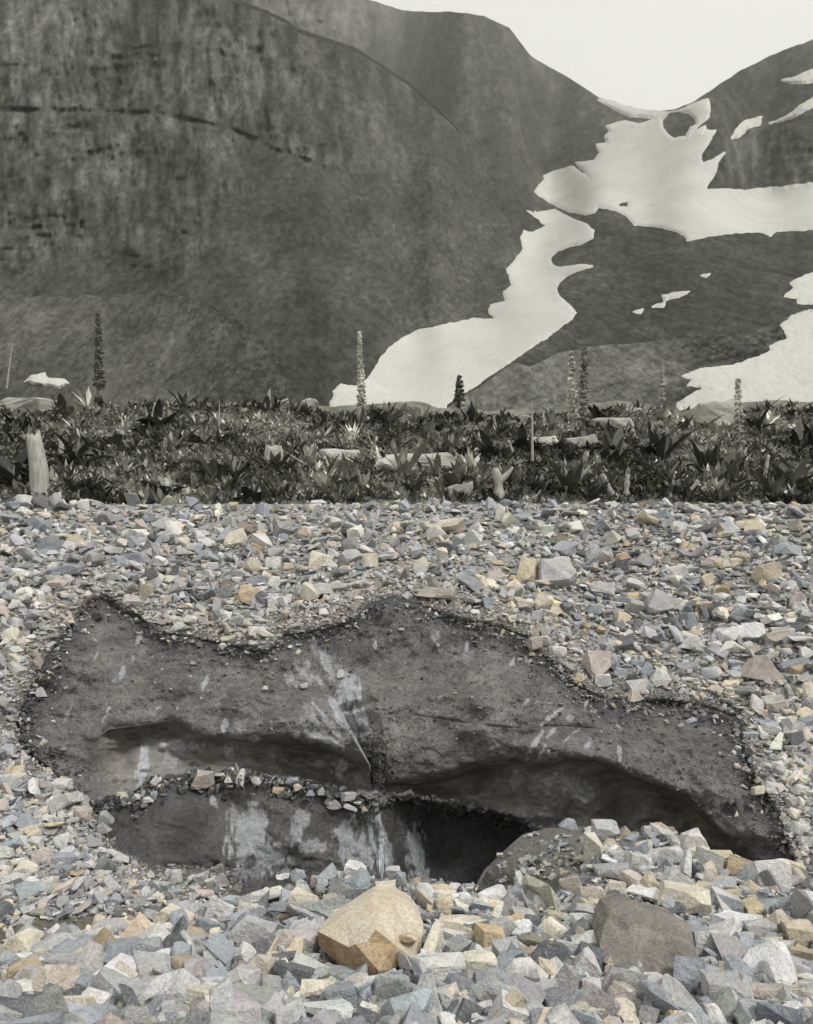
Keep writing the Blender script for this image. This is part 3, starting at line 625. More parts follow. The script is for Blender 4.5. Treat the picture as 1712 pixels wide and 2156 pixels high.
def H(f, where, lst):
    for it in lst:
        x, y = f(it[0], it[1]); s = .5025
        HAND.append((x, y, it[2] * s * 1.10, it[3] * s * 1.08, it[4], where) + tuple(it[5:]))
H(r7, 's', [(265, 180, 130, 75, 'light', 'flat pale grey stone on the left bank beside the ice', 'slab'), (345, 235, 60, 65, 'pink'), (435, 245, 70, 58, 'grey'), (255, 110, 75, 55, 'light'), (90, 345, 65, 60, 'light'), (150, 350, 80, 50, 'light'), (180, 415, 85, 70, 'pink'),
    (450, 388, 90, 40, 'light'), (330, 520, 90, 60, 'grey'), (740, 490, 45, 55, 'light'), (930, 500, 60, 60, 'grey'), (840, 500, 50, 45, 'grey'), (45, 172, 60, 50, 'light'), (420, 495, 45, 35, 'cream'), (710, 480, 30, 40, 'grey'),
    (390, 350, 60, 40, 'grey'), (110, 680, 60, 45, 'light'), (590, 600, 50, 60, 'grey'), (480, 585, 60, 40, 'bluegrey'), (740, 555, 40, 30, 'bluegrey'), (160, 100, 60, 40, 'grey'), (40, 215, 50, 30, 'light'), (260, 340, 70, 50, 'light'), (350, 445, 90, 45, 'light')])
H(r7, 'f', [(225, 750, 105, 100, 'light'), (265, 815, 165, 95, 'bluegrey'), (400, 770, 155, 105, 'light'), (330, 865, 230, 95, 'grey', None, 'slab'), (580, 815, 245, 140, 'bluegrey', 'large dark blue-grey slab tilted among the lower left rubble', 'slab'), (515, 805, 105, 70, 'light'), (140, 930, 170, 90, 'grey'),
    (360, 955, 130, 95, 'bluegrey'), (490, 980, 175, 110, 'grey', None, 'wedge'), (560, 930, 110, 60, 'ochre'), (700, 890, 95, 55, 'ochre'), (825, 905, 85, 120, 'pink'), (615, 985, 115, 95, 'grey'), (730, 675, 135, 85, 'cream'), (655, 720, 65, 65, 'tan'), (865, 710, 90, 75, 'bluegrey'),
    (1070, 735, 180, 125, 'grey'), (1175, 800, 70, 155, 'pink'), (1225, 805, 72, 100, 'tan'), (1278, 790, 66, 90, 'cream'), (1090, 890, 125, 135, 'cream', None, 'wedge'), (1040, 840, 85, 115, 'light'), (1235, 915, 165, 105, 'dark'), (1330, 985, 135, 95, 'cream'),
    (1430, 1005, 135, 115, 'bluegrey'), (820, 995, 155, 105, 'cream'), (285, 1045, 225, 115, 'cream', 'large pale cream rock at the lower left edge of the rubble', 'block'), (360, 1070, 130, 60, 'bluegrey'), (1550, 965, 105, 85, 'light'), (1645, 995, 150, 120, 'bluegrey'), (1380, 1065, 200, 70, 'bluegrey'),
    (130, 1060, 105, 65, 'cream'), (1290, 605, 150, 95, 'cream'), (1510, 585, 145, 85, 'dark'), (1490, 475, 90, 80, 'light'), (1650, 480, 62, 60, 'light', None, 'block'), (1620, 545, 85, 62, 'cream'), (1060, 620, 125, 55, 'light'), (415, 690, 52, 62, 'tan'), (1200, 665, 90, 45, 'brown'), (1410, 490, 95, 50, 'light'),
    (1340, 515, 80, 50, 'pink'), (1250, 480, 60, 40, 'bluegrey'), (1185, 490, 55, 28, 'light'), (1410, 905, 190, 60, 'bluegrey', None, 'slab'), (905, 770, 55, 110, 'cream', None, 'shard'), (800, 770, 180, 80, 'grey'), (930, 800, 110, 70, 'grey'), (1000, 1040, 110, 70, 'grey'), (960, 965, 45, 50, 'light'),
    (1090, 1040, 160, 70, 'light'), (1200, 1000, 70, 70, 'cream'), (750, 840, 90, 120, 'bluegrey'), (70, 1000, 110, 100, 'grey'), (40, 970, 60, 50, 'ochre'), (570, 690, 110, 50, 'cream'), (1300, 690, 90, 60, 'light'), (480, 720, 120, 60, 'grey'), (1250, 935, 65, 50, 'white'), (690, 1060, 120, 70, 'grey'), (80, 800, 80, 60, 'pink'), (160, 830, 70, 60, 'light')])
H(r8, 'f', [(235, 700, 175, 110, 'cream', None, 'slab'), (170, 610, 75, 82, 'tan'), (400, 715, 115, 90, 'grey'), (490, 530, 75, 115, 'light', None, 'shard'), (365, 575, 125, 95, 'light', None, 'slab'), (780, 572, 105, 85, 'pink', None, 'block'), (1030, 530, 98, 115, 'tan', None, 'wedge'), (1170, 592, 195, 125, 'cream', 'thick cream block just behind the broad brown slab boulder', 'block'),
    (1335, 595, 165, 88, 'bluegrey', None, 'slab'), (1530, 490, 155, 135, 'light', None, 'block'), (1200, 343, 115, 85, 'light', 'grey peaked wedge on top of the pile by the right cave', 'wedge'), (840, 300, 105, 72, 'grey'), (1055, 285, 92, 60, 'tan'), (1620, 455, 95, 62, 'tan'), (1390, 680, 205, 85, 'white', None, 'slab'), (1655, 745, 120, 135, 'tan', 'tan stone with flat face on the right edge of the rubble', 'block'),
    (1570, 610, 155, 75, 'bluegrey', None, 'slab'), (140, 900, 215, 155, 'light', 'big rounded grey rock just right of the tan boulder', 'block'), (95, 1010, 145, 200, 'grey', None, 'shard'), (205, 1000, 78, 92, 'cream'), (320, 880, 150, 140, 'cream', None, 'block'), (375, 848, 105, 55, 'bluegrey'), (385, 970, 95, 135, 'grey'), (500, 895, 95, 145, 'dark', None, 'shard'),
    (590, 885, 105, 92, 'tan', None, 'wedge'), (695, 935, 125, 155, 'grey'), (765, 860, 155, 115, 'light'), (770, 785, 115, 110, 'light'), (750, 700, 95, 95, 'white'), (600, 995, 115, 125, 'grey'), (505, 1015, 105, 115, 'pink'), (790, 965, 75, 95, 'light'), (815, 1040, 215, 115, 'cream', None, 'slab'), (930, 1005, 135, 135, 'pink'), (1045, 908, 90, 62, 'tan'),
    (1135, 1025, 145, 125, 'cream', None, 'wedge'), (1350, 990, 185, 165, 'grey', 'large grey split block at the lower right of the rubble', 'block'), (1312, 1030, 75, 75, 'cream'), (1400, 895, 175, 105, 'bluegrey'), (325, 1065, 125, 85, 'white'), (1260, 1065, 75, 70, 'light'), (1545, 985, 205, 105, 'pink', None, 'slab'), (1655, 885, 115, 85, 'grey'), (900, 865, 105, 75, 'light'), (1000, 890, 120, 80, 'bluegrey'),
    (1265, 780, 110, 120, 'light'), (1490, 720, 110, 90, 'grey'), (1460, 800, 120, 90, 'bluegrey'), (1090, 400, 170, 80, 'light', None, 'slab'), (1000, 370, 80, 55, 'cream'), (970, 430, 80, 85, 'light'), (870, 470, 140, 75, 'grey', None, 'slab'), (880, 535, 90, 60, 'cream'), (700, 530, 90, 80, 'pink'), (1130, 495, 120, 90, 'grey'), (1250, 540, 120, 50, 'tan', None, 'slab'), (1350, 440, 60, 50, 'cream'),
    (950, 490, 60, 50, 'light'), (930, 310, 70, 50, 'brown'), (860, 350, 60, 40, 'tan'), (1430, 500, 90, 70, 'bluegrey'), (1460, 540, 90, 60, 'tan'), (250, 600, 80, 70, 'light'), (160, 545, 110, 50, 'tan'), (540, 700, 70, 90, 'dark'), (630, 660, 60, 55, 'tan'), (560, 590, 100, 60, 'light'), (460, 580, 80, 90, 'bluegrey'), (690, 705, 60, 60, 'grey'), (60, 640, 130, 60, 'grey'),
    (690, 270, 70, 45, 'bluegrey'), (760, 360, 60, 50, 'grey'), (1650, 640, 80, 60, 'brown'), (1600, 690, 90, 40, 'tan'), (430, 810, 100, 100, 'grey'), (680, 800, 110, 80, 'light'), (1230, 860, 60, 45, 'bluegrey'), (1320, 890, 40, 90, 'pink'), (1480, 1050, 130, 80, 'dark'), (1640, 1050, 110, 60, 'cream'), (1560, 780, 140, 60, 'light'), (680, 1060, 110, 60, 'grey'), (1010, 1060, 90, 50, 'light'), (250, 1060, 90, 50, 'bluegrey')])
H(r5, 's', [(1055, 370, 108, 78, 'ochre', 'orange-tan block resting above the left part of the ice', 'block'), (1340, 225, 84, 78, 'cream', 'square cream stone on the upper scree left of centre', 'block'), (995, 275, 115, 58, 'grey', None, 'slab'), (740, 280, 84, 52, 'pink'), (205, 155, 74, 82, 'bluegrey'), (1555, 225, 68, 62, 'cream'), (990, 135, 84, 72, 'cream'),
    (1030, 92, 62, 46, 'brown'), (1160, 60, 46, 42, 'brown'), (1085, 310, 88, 52, 'bluegrey'), (1150, 312, 62, 56, 'light'), (1145, 235, 68, 62, 'light'), (1080, 170, 62, 36, 'ochre'), (1300, 370, 52, 52, 'light'), (45, 537, 58, 62, 'cream'), (155, 400, 48, 46, 'cream'), (70, 405, 52, 46, 'light'), (1238, 508, 42, 42, 'cream'), (1080, 520, 74, 48, 'light'),
    (755, 500, 62, 46, 'light'), (550, 145, 80, 55, 'bluegrey'), (475, 180, 80, 40, 'grey'), (560, 220, 80, 60, 'bluegrey'), (600, 90, 60, 50, 'grey'), (820, 170, 70, 40, 'grey'), (885, 245, 60, 35, 'light'), (950, 320, 45, 40, 'brown'), (1215, 250, 45, 40, 'tan'), (1330, 190, 40, 25, 'tan'), (470, 290, 60, 35, 'grey'), (545, 290, 70, 35, 'bluegrey'), (1500, 75, 70, 60, 'dark'), (1410, 60, 60, 40, 'bluegrey'),
    (1150, 400, 45, 50, 'light'), (870, 445, 55, 28, 'tan'), (800, 470, 50, 40, 'light'), (960, 550, 60, 30, 'cream'), (1280, 105, 50, 45, 'tan'), (1620, 170, 50, 40, 'pink'), (1440, 265, 70, 40, 'tan'), (70, 485, 45, 40, 'light'), (300, 470, 30, 35, 'cream'), (1010, 440, 60, 30, 'light'), (1190, 130, 60, 50, 'bluegrey'), (1180, 395, 55, 50, 'light'), (700, 385, 50, 30, 'tan')])
H(r6, 's', [(640, 280, 155, 138, 'grey', 'large grey block sitting on the scree above the rim', 'block'), (515, 268, 88, 115, 'tan', None, 'block'), (830, 345, 125, 68, 'light', None, 'slab'), (130, 362, 165, 62, 'pink', None, 'slab'), (1520, 285, 94, 98, 'tan'), (585, 395, 78, 66, 'cream'), (495, 397, 92, 42, 'tan'), (632, 422, 62, 50, 'cream'), (960, 377, 72, 42, 'ochre'), (910, 462, 84, 58, 'tan'),
    (1150, 407, 78, 52, 'cream'), (1245, 412, 78, 42, 'ochre'), (1265, 307, 68, 56, 'tan'), (805, 655, 98, 115, 'pink'), (1072, 715, 98, 84, 'light'), (1015, 677, 60, 70, 'bluegrey'), (1490, 672, 160, 112, 'pink', 'pink-brown tilted slab on the right scree', 'wedge'), (1605, 497, 105, 55, 'dark'), (1565, 540, 115, 60, 'cream'), (1400, 530, 175, 92, 'white', None, 'slab'), (1210, 562, 95, 72, 'light'),
    (1560, 817, 94, 72, 'light'), (1630, 920, 84, 72, 'grey'), (1690, 772, 50, 92, 'cream'), (970, 750, 84, 62, 'light'), (962, 785, 64, 52, 'pink'), (170, 82, 165, 72, 'cream', 'long pale slab lying at the upper scree right of centre', 'slab'), (650, 132, 48, 46, 'brown'), (810, 203, 105, 62, 'grey'), (1000, 217, 64, 62, 'grey'), (910, 248, 60, 62, 'dark'), (190, 182, 72, 70, 'dark'), (1645, 385, 64, 50, 'grey'), (1660, 432, 70, 36, 'light'),
    (550, 570, 60, 60, 'pink'), (640, 600, 70, 45, 'light'), (1190, 470, 60, 70, 'bluegrey'), (1400, 440, 90, 60, 'bluegrey'), (1050, 400, 120, 110, 'grey'), (1410, 75, 60, 40, 'tan'), (1480, 105, 90, 30, 'pink'), (810, 75, 70, 40, 'bluegrey'), (1380, 230, 60, 40, 'tan'), (1280, 230, 80, 50, 'pink'), (970, 320, 50, 40, 'cream'), (1320, 350, 60, 45, 'cream'), (240, 180, 60, 50, 'grey'), (360, 210, 60, 50, 'light'),
    (490, 105, 60, 45, 'pink'), (1210, 175, 55, 35, 'tan'), (1090, 65, 60, 50, 'grey'), (350, 400, 50, 50, 'bluegrey'), (320, 320, 30, 60, 'cream'), (260, 280, 60, 40, 'bluegrey'), (1150, 130, 40, 35, 'pink'), (1620, 650, 130, 40, 'bluegrey'), (1680, 610, 60, 60, 'light'), (1210, 720, 90, 25, 'light'), (830, 720, 70, 50, 'light'), (900, 690, 70, 45, 'bluegrey'), (1690, 950, 40, 60, 'cream')])
H(r8, 's', [(1480, 130, 50, 40, 'cream'), (1540, 120, 70, 50, 'light'), (1640, 225, 60, 40, 'cream'), (1650, 290, 70, 60, 'light'), (1560, 30, 60, 50, 'light'), (1680, 90, 50, 50, 'cream'), (1660, 130, 70, 50, 'light'), (1600, 60, 60, 50, 'light'), (1630, 180, 50, 50, 'grey'), (1680, 340, 60, 40, 'light')])
H(r7, 'i', [(850, 78, 90, 68, 'pink', 'brownish stone sitting on the ice ledge under the left cave', 'block'), (1012, 72, 40, 72, 'light', None, 'shard'), (655, 90, 38, 42, 'light'), (510, 150, 44, 32, 'cream'), (1165, 128, 46, 32, 'ochre'), (1250, 115, 38, 32, 'tan'), (1405, 182, 60, 46, 'grey'), (1460, 155, 62, 42, 'light'), (1225, 88, 52, 28, 'bluegrey'), (925, 62, 50, 20, 'light'), (960, 85, 36, 26, 'light'), (1075, 90, 34, 30, 'light'), (1470, 200, 60, 28, 'light'), (1350, 130, 34, 30, 'grey'), (1530, 210, 26, 24, 'ochre'), (620, 170, 40, 26, 'light'), (570, 155, 30, 24, 'light'), (1300, 140, 36, 30, 'bluegrey'), (1380, 175, 30, 30, 'light'), (645, 145, 30, 26, 'bluegrey')])
H(r5, 'i', [(172, 775, 30, 40, 'white', 'small whitish stone stuck to the left edge of the ice', 'block'), (415, 452, 46, 32, 'dark'), (1428, 695, 30, 36, 'white', 'small white stone stuck on ice above the gully', 'block'), (1275, 745, 32, 20, 'light'), (1112, 755, 24, 20, 'cream')])
for h in HAND: place(*h)

# two large boulders shaped from their own corners
def chip(pts, n, amount, r):
    pts = np.array(pts)
    for _ in range(n):
        bm = hull_mesh(pts); c = pts.mean(0); v = pts[int(r.integers(len(pts)))]
        no = (v - c) / np.linalg.norm(v - c) + r.normal(0, .35, 3); no /= np.linalg.norm(no)
        far = float((np.array([q.co[:] for q in bm.verts]) @ no).max()); size_ = float(np.ptp(pts, 0).max())
        bmesh.ops.bisect_plane(bm, geom=bm.verts[:] + bm.edges[:] + bm.faces[:], plane_co=Vector(no * (far - r.uniform(.3, 1) * amount * size_)), plane_no=Vector(no), clear_outer=True)
        q = np.array([w.co[:] for w in bm.verts]); bm.free()
        if len(q) > 5: pts = q
    return pts
def boulder(name, pts, color, label, bev, rough):
    W = np.array([P(*p) for p in pts]); base = np.array([W[:, 0].mean(), W[:, 1].mean(), W[:, 2].min()])
    bm = hull_mesh(chip(W - base, 9, .035, hr) if bev > .005 else W - base); smooth_rock(bm, bev, rough, hr, 4)
    me = bpy.data.meshes.new(name); bm.to_mesh(me); bm.free(); me.shade_flat()
    me.materials.append(M_BOULD); me.materials.append(M_RUST)
    if name == 'tan_boulder':
        for p_ in me.polygons:
            if p_.normal.z < .30 and p_.normal.x < .45: p_.material_index = 1
    o = link(name, me); o.location = [float(v) for v in base]; o.color = (*color, 1)
    return tag(o, label, 'boulder')
t_ = NT('boulder_rock'); c_ = t_.n.new('ShaderNodeObjectInfo').outputs['Color']
c_ = t_.mix(1.0, c_, t_.ramp(t_.noise(4, 6, .6, dist=.8), [(.28, (.55, .50, .42)), (.5, (1, .97, .92)), (.70, (1.25, 1.28, 1.34))]), 'MULTIPLY')
c_ = t_.mix(1.0, c_, t_.ramp(t_.noise(40, 5, .7), [(.3, .78), (.7, 1.15)]), 'MULTIPLY')
c_ = t_.mix(t_.ramp(t_.noise(5, 3, .5, dist=1.5), [(.478, 0), (.495, .35), (.512, 0)]), c_, (.52, .40, .24))
t_.bump(t_.math('ADD', t_.noise(14, 7, .62), t_.math('MULTIPLY', t_.noise(70, 4), .25)), .6, .05)
M_BOULD = t_.done(c_, .9, .2)
M_RUST = simple('rust_stained_rock', (.36, .25, .145), (.60, .47, .31), 6, .9, .6, .04)
def faceted(name, V, faces, back, mats, label, rough, cuts):
    """front faces drawn corner by corner, closed by a skirt that runs back into the rubble"""
    W = np.array([P(*v) for v in V]); base = np.array([W[:, 0].mean(), W[:, 1].mean(), W[:, 2].min()]); W = W - base
    bm = bmesh.new(); vv = [bm.verts.new(w) for w in W]
    for f, m in faces: bm.faces.new([vv[k] for k in f]).material_index = m
    mid = W.mean(0); rim = [e for e in bm.edges if len(e.link_faces) == 1]
    ex = bmesh.ops.extrude_edge_only(bm, edges=rim); nv = [g for g in ex['geom'] if isinstance(g, bmesh.types.BMVert)]
    for v in nv: v.co = Vector(((v.co.x - mid[0]) * .86 + mid[0], v.co.y + back, (v.co.z - mid[2]) * .8 + mid[2] - .05))
    bmesh.ops.contextual_create(bm, geom=[e for e in bm.edges if len(e.link_faces) == 1])
    bmesh.ops.recalc_face_normals(bm, faces=bm.faces[:])
    bmesh.ops.triangulate(bm, faces=bm.faces[:]); bmesh.ops.subdivide_edges(bm, edges=bm.edges[:], cuts=cuts, use_grid_fill=True)
    bmesh.ops.triangulate(bm, faces=bm.faces[:]); bm.normal_update()
    co = np.array([v.co[:] for v in bm.verts]); q = co / np.ptp(co, 0).max()
    n = fbm(q[:, 0] * 7 + q[:, 2] * 5, q[:, 1] * 7 - q[:, 2] * 6, 5, 81) + .6 * np.abs(fbm(q[:, 0] * 3 - q[:, 2] * 4, q[:, 1] * 4 + q[:, 2] * 3, 3, 83))
    for v, d in zip(bm.verts, n): v.co += v.normal * float(d) * rough
    me = bpy.data.meshes.new(name); bm.to_mesh(me); bm.free(); me.shade_flat()
    for m in mats: me.materials.append(m)
    o = link(name, me); o.location = [float(v) for v in base]; return tag(o, label, 'boulder')
def face_rock(name, dark, mid, light, vein):
    t = NT(name); c = t.ramp(t.noise(5, 7, .66, dist=.7), [(.28, dark), (.5, mid), (.72, light)])
    c = t.mix(1.0, c, t.ramp(t.noise(70, 6, .78), [(.3, .55), (.5, 1.0), (.7, 1.35)]), 'MULTIPLY')
    c = t.mix(t.ramp(t.noise(4, 4, .55, dist=1.6), [(.478, 0), (.495, .5), (.512, 0)]), c, vein)
    t.bump(t.math('ADD', t.noise(18, 8, .68), t.math('MULTIPLY', t.noise(80, 4, .7), .3)), .8, .05)
    return t.done(c, .9, .2)
M_CREAM = face_rock('cream_rock_face', (.58, .48, .34), (.74, .665, .535), (.80, .76, .67), (.62, .48, .29))
M_TAN = face_rock('tan_rock_face', (.38, .27, .155), (.56, .43, .275), (.66, .55, .39), (.45, .30, .15))
M_RUST_SHADE = face_rock('rusty_shaded_face', (.29, .20, .115), (.45, .33, .205), (.55, .43, .29), (.33, .2, .1))  # rust-brown rind, with the left side's shading partly in the colour
M_BROWN = face_rock('brown_slab_face', (.13, .124, .115), (.245, .23, .208), (.38, .36, .33), (.42, .31, .18))
faceted('tan_boulder', [(669, 1961, 3.80), (725, 1925, 3.88), (781, 1892, 3.98), (828, 1895, 4.02), (865, 1913, 4.02), (891, 1943, 3.98), (893, 1967, 3.95), (885, 2000, 3.86), (869, 2019, 3.69), (830, 2041, 3.60), (795, 2066, 3.53), (768, 2066, 3.57), (715, 2034, 3.69), (672, 1990, 3.81),
    (791, 1957, 3.63), (748, 1988, 3.60), (772, 1984, 3.605), (735, 1995, 3.61), (797, 2044, 3.50), (830, 1988, 3.65)],
    [((0, 1, 2, 14, 16, 15, 17), 0), ((2, 3, 4, 5, 6, 7, 8, 19, 14), 0), ((14, 19, 8, 9, 10, 18, 15, 16), 1), ((0, 17, 15, 18, 10, 11, 12, 13), 2)], .32, [M_CREAM, M_TAN, M_RUST_SHADE], 'big tan boulder with a broken orange front standing out of the rubble', .0045, 6)
faceted('slab_boulder', [(1284, 1918, 3.92), (1301, 1910, 3.95), (1321, 1905, 3.97), (1347, 1907, 3.97), (1368, 1924, 3.93), (1410, 1934, 3.93), (1451, 1948, 3.92), (1461, 1991, 3.80), (1474, 2026, 3.70), (1450, 2052, 3.60), (1429, 2070, 3.54), (1377, 2056, 3.54), (1325, 2044, 3.58), (1273, 2026, 3.64), (1262, 1985, 3.75), (1270, 1950, 3.84), (1360, 1985, 3.70), (1420, 2000, 3.66)],
    [((0, 1, 2, 3, 4, 16, 15), 0), ((4, 5, 6, 7, 17, 16), 0), ((7, 8, 9, 10, 17), 0), ((16, 17, 10, 11, 12), 0), ((15, 16, 12, 13, 14), 0)], .30, [M_BROWN], 'broad flat brown-grey slab boulder leaning in the right foreground rubble', .017, 6)
boulder('boulder_chip', [(858, 1981, 3.76), (888, 1973, 3.80), (912, 1982, 3.78), (905, 1992, 3.72), (880, 1997, 3.68), (868, 1993, 3.70), (884, 1981, 3.66), (895, 2000, 3.86)], (.55, .47, .35), 'small tan chip lying on top of the big tan boulder', .004, .01).location += Vector((-.065, .03, .012))

# fill up to about three hundred with the next largest ones
boxes = [(h[0], h[1], h[2], h[3]) for h in HAND] + [(781, 1978, 224, 172), (1368, 1985, 208, 160)]
tries = 0
while len(stones) < 312 and tries < 9000:
    tries += 1
    if rng.random() < .55: x = rng.uniform(8, 1704); y = rng.uniform(lip(x) + 8, 2140); w = rng.uniform(38, 62); wh = 'f'
    else: x = rng.uniform(8, 1704); y = rng.uniform(CREST + 12, 1480); w = rng.uniform(24, 38); wh = 's'
    if wh == 's' and -float(sdf(HOLE, [x], [y])[0]) < 30: continue
    if any(abs(x - b[0]) < .48 * (w + b[2]) and abs(y - b[1]) < .45 * (w * .8 + b[3]) for b in boxes): continue
    key = rng.choice(['grey', 'bluegrey', 'light', 'cream', 'tan', 'pink', 'dark'], p=[.3, .24, .2, .09, .06, .06, .05])
    h = w * rng.uniform(.5, .95); boxes.append((x, y, w, h)); place(x, y, w, h, str(key), wh)
ORD = ['nearest', 'second nearest', 'third nearest', 'fourth nearest', 'fifth nearest', 'sixth nearest', 'seventh nearest', 'eighth nearest', 'ninth nearest', 'tenth nearest', 'eleventh nearest', 'twelfth nearest']
buckets = {}
for s in stones:
    o, x, y, key, kind, own = s
    grp = 'large loose stones on the scree' if y < 1560 else 'large loose stones of the rubble'
    if own: tag(o, own, 'stone', grp); continue
    d = [math.hypot(x - a, y - b) for _, a, b in LAND]; i = int(np.argmin(d)); n_, a, b = LAND[i]
    dx, dy = x - a, y - b
    side = ('left of' if dx < 0 else 'right of') if abs(dx) > abs(dy) else ('beyond' if dy < 0 else 'in front of')
    buckets.setdefault((key, kind, side, n_), []).append((d[i], o, grp))
for (key, kind, side, n_), lst in buckets.items():
    lst.sort(key=lambda q: q[0])
    for k, (dd, o, grp) in enumerate(lst):
        pre = '' if len(lst) == 1 else (', ' + ORD[k])
        tag(o, f"{ADJ[key]} {NOUN[kind]} {side} {n_}{pre}", 'stone', grp)

# ------------------------------------------------------------------ meltwater
def tube(pts, rad, n=6):
    pts = np.array(pts, float); V = []; m = len(pts)
    for i in range(m):
        d = pts[min(i + 1, m - 1)] - pts[max(i - 1, 0)]; d /= np.linalg.norm(d)
        u = np.cross(d, [0, 1, 0.01]); u /= np.linalg.norm(u) + 1e-9; w = np.cross(d, u)
        for k in range(n):
            a = 2 * np.pi * k / n; V.append(pts[i] + rad[i] * (math.cos(a) * u + math.sin(a) * w))
    f = [[i * n + k, i * n + (k + 1) % n, (i + 1) * n + (k + 1) % n, (i + 1) * n + k] for i in range(m - 1) for k in range(n)]
    return np.array(V), np.array(f)
wt = np.linspace(0, 1, 90)[:, None]; wc = np.linspace(-1, 1, 26)[None]
wx = np.interp(wt, [0, .12, .25, .6, 1], [781, 783, 787, 801, 824]) + wc * (3 + 4 * sstep(.1, .25, wt) + 13 * wt ** 1.3) + 3 * fbm(wt * 6 + 0 * wc, 0 * wt + 0 * wc, 3, 91)
wy = 1636 + wt * 250 + 0 * wc; wd_ = ice_D(wx, wy)
for _ in range(6): wd_[1:-1] = (wd_[:-2] + wd_[1:-1] * 2 + wd_[2:]) / 4
wd_ = wd_ - .05 - .025 * (1 - wc ** 2) * (1 + fbm(wx / 3, wy / 60, 3, 92))
o = grid('water_trickle', P(wx, wy, wd_), M_WATER)
tag(o, 'thin trickle of meltwater falling down the middle of the ice', 'waterfall')
px, py = np.meshgrid(np.linspace(-.6, 1.6, 12), np.linspace(7.2, 9.6, 12))
o = grid('meltwater_pool', np.stack([px, py, np.full_like(px, -4.2)], -1), M_POOL); tag(o, 'dark pool of meltwater at the foot of the ice', kind='structure')

# ------------------------------------------------------------------ meadow behind the scree crest
def meadow_z(X, Y): return 1.70 + (Y - 17) * .496 + .42 * fbm(X / 2.4, Y / 2.2, 5, 14) * np.clip((Y - 15.5) / 2, 0, 1)
def meadow_at(x, y):
    e = (HY - y) / F; Y = 6.732 / (.496 - e); return np.array([(x - HX) / F * Y, Y, float(meadow_z(np.array((x - HX) / F * Y), np.array(Y)))]), Y
yy = np.linspace(14.5, 26.5, 190); uu = np.linspace(-.9, .9, 260)
X = uu[None] * yy[:, None]; Yg = np.broadcast_to(yy[:, None], X.shape)
Z = meadow_z(X, Yg); Z[Yg < 16.3] -= (16.3 - Yg[Yg < 16.3]) * .6; Z[Yg > 25.4] -= (Yg[Yg > 25.4] - 25.4) ** 1.2 * 1.6
o = grid('meadow', np.stack([X, Yg, Z], -1), M_MEAD); tag(o, 'rough alpine meadow of low plants beyond the scree crest', kind='structure')
# ground cover: tufts of blades
def blades(n_tuft, r, per, hmin, hmax, wid, spread, posf, lean=.5):
    B, Yd = posf(n_tuft); n = n_tuft * per
    base = np.repeat(B, per, 0) + np.stack([r.normal(0, 1, n), r.normal(0, 1, n), np.zeros(n)], -1) * np.repeat(spread * (.5 + Yd / 60), per)[:, None]
    sc_ = np.repeat((.7 + Yd / 70) * r.lognormal(-.1, .38, n_tuft), per); h = r.uniform(hmin, hmax, n) * sc_; a = r.uniform(0, 2 * np.pi, n); L = np.abs(r.normal(0, lean, n)) * h
    tip = base + np.stack([np.cos(a) * L, np.sin(a) * L, h], -1); side = np.stack([-np.sin(a), np.cos(a), 0 * a], -1) * (wid * sc_ * r.uniform(.6, 1.4, n))[:, None]
    mid = base * .45 + tip * .55 + np.array([0, 0, .08]) * h[:, None]
    V = np.stack([base - side * .5, base + side * .5, mid + side, tip, mid - side], 1).reshape(-1, 3)
    i = np.arange(n)[:, None] * 5
    Ff = np.concatenate([i + np.array([0, 1, 2]), i + np.array([0, 2, 4]), i + np.array([4, 2, 3])])
    c = np.repeat(np.clip(np.repeat(np.exp(2.1 * fbm(B[:, 0] / 1.5, B[:, 1] / 1.1, 4, 77) - .1) * r.lognormal(0, .45, n_tuft), per) * r.normal(1, .2, n), .25, 3.2), 5)[:, None] * np.ones((1, 3))
    return V, Ff, c
def cover_pos(n):
    e = np.interp(rng.random(n), [0, 1], [(HY - 1064) / F, (HY - 866) / F]); Yd = 6.732 / (.496 - e); X = rng.uniform(-.66, .66, n) * Yd
    Yd = np.clip(Yd, 15.8, 25.4); return np.stack([X, Yd, meadow_z(X, Yd) - .03], -1), Yd
V, Ff, c = blades(13000, rng, 7, .03, .14, .028, .12, cover_pos, 1.6)
V2, F2, c2 = blades(850, rng, 13, .10, .36, .034, .035, cover_pos, .9)
V, Ff, c = np.concatenate([V, V2]), np.concatenate([Ff, F2 + len(V)]), np.concatenate([c, c2 * 1.15])
o = link('ground_cover', mesh_np('ground_cover', V, Ff, False, c), M_COVER); tag(o, 'low leafy plants and tufts covering the alpine meadow', kind='stuff')

n = 1500; B, Yd = cover_pos(n); k = rng.random(n) < np.clip(.35 + fbm(B[:, 0] / 1.5, B[:, 1] / 1.5, 3, 78), 0, 1); B, Yd = B[k], Yd[k]; n = len(B)
o = scatter('meadow_litter', B, (.04 + .16 * rng.random(n) ** 3), np.array([.34, .338, .305]) * rng.lognormal(0, .35, (n, 1)).clip(.3, 1.9), rng, tilt=.6, sink=.12)
tag(o, 'scattered pale stones and wood scraps among the meadow plants', kind='stuff')
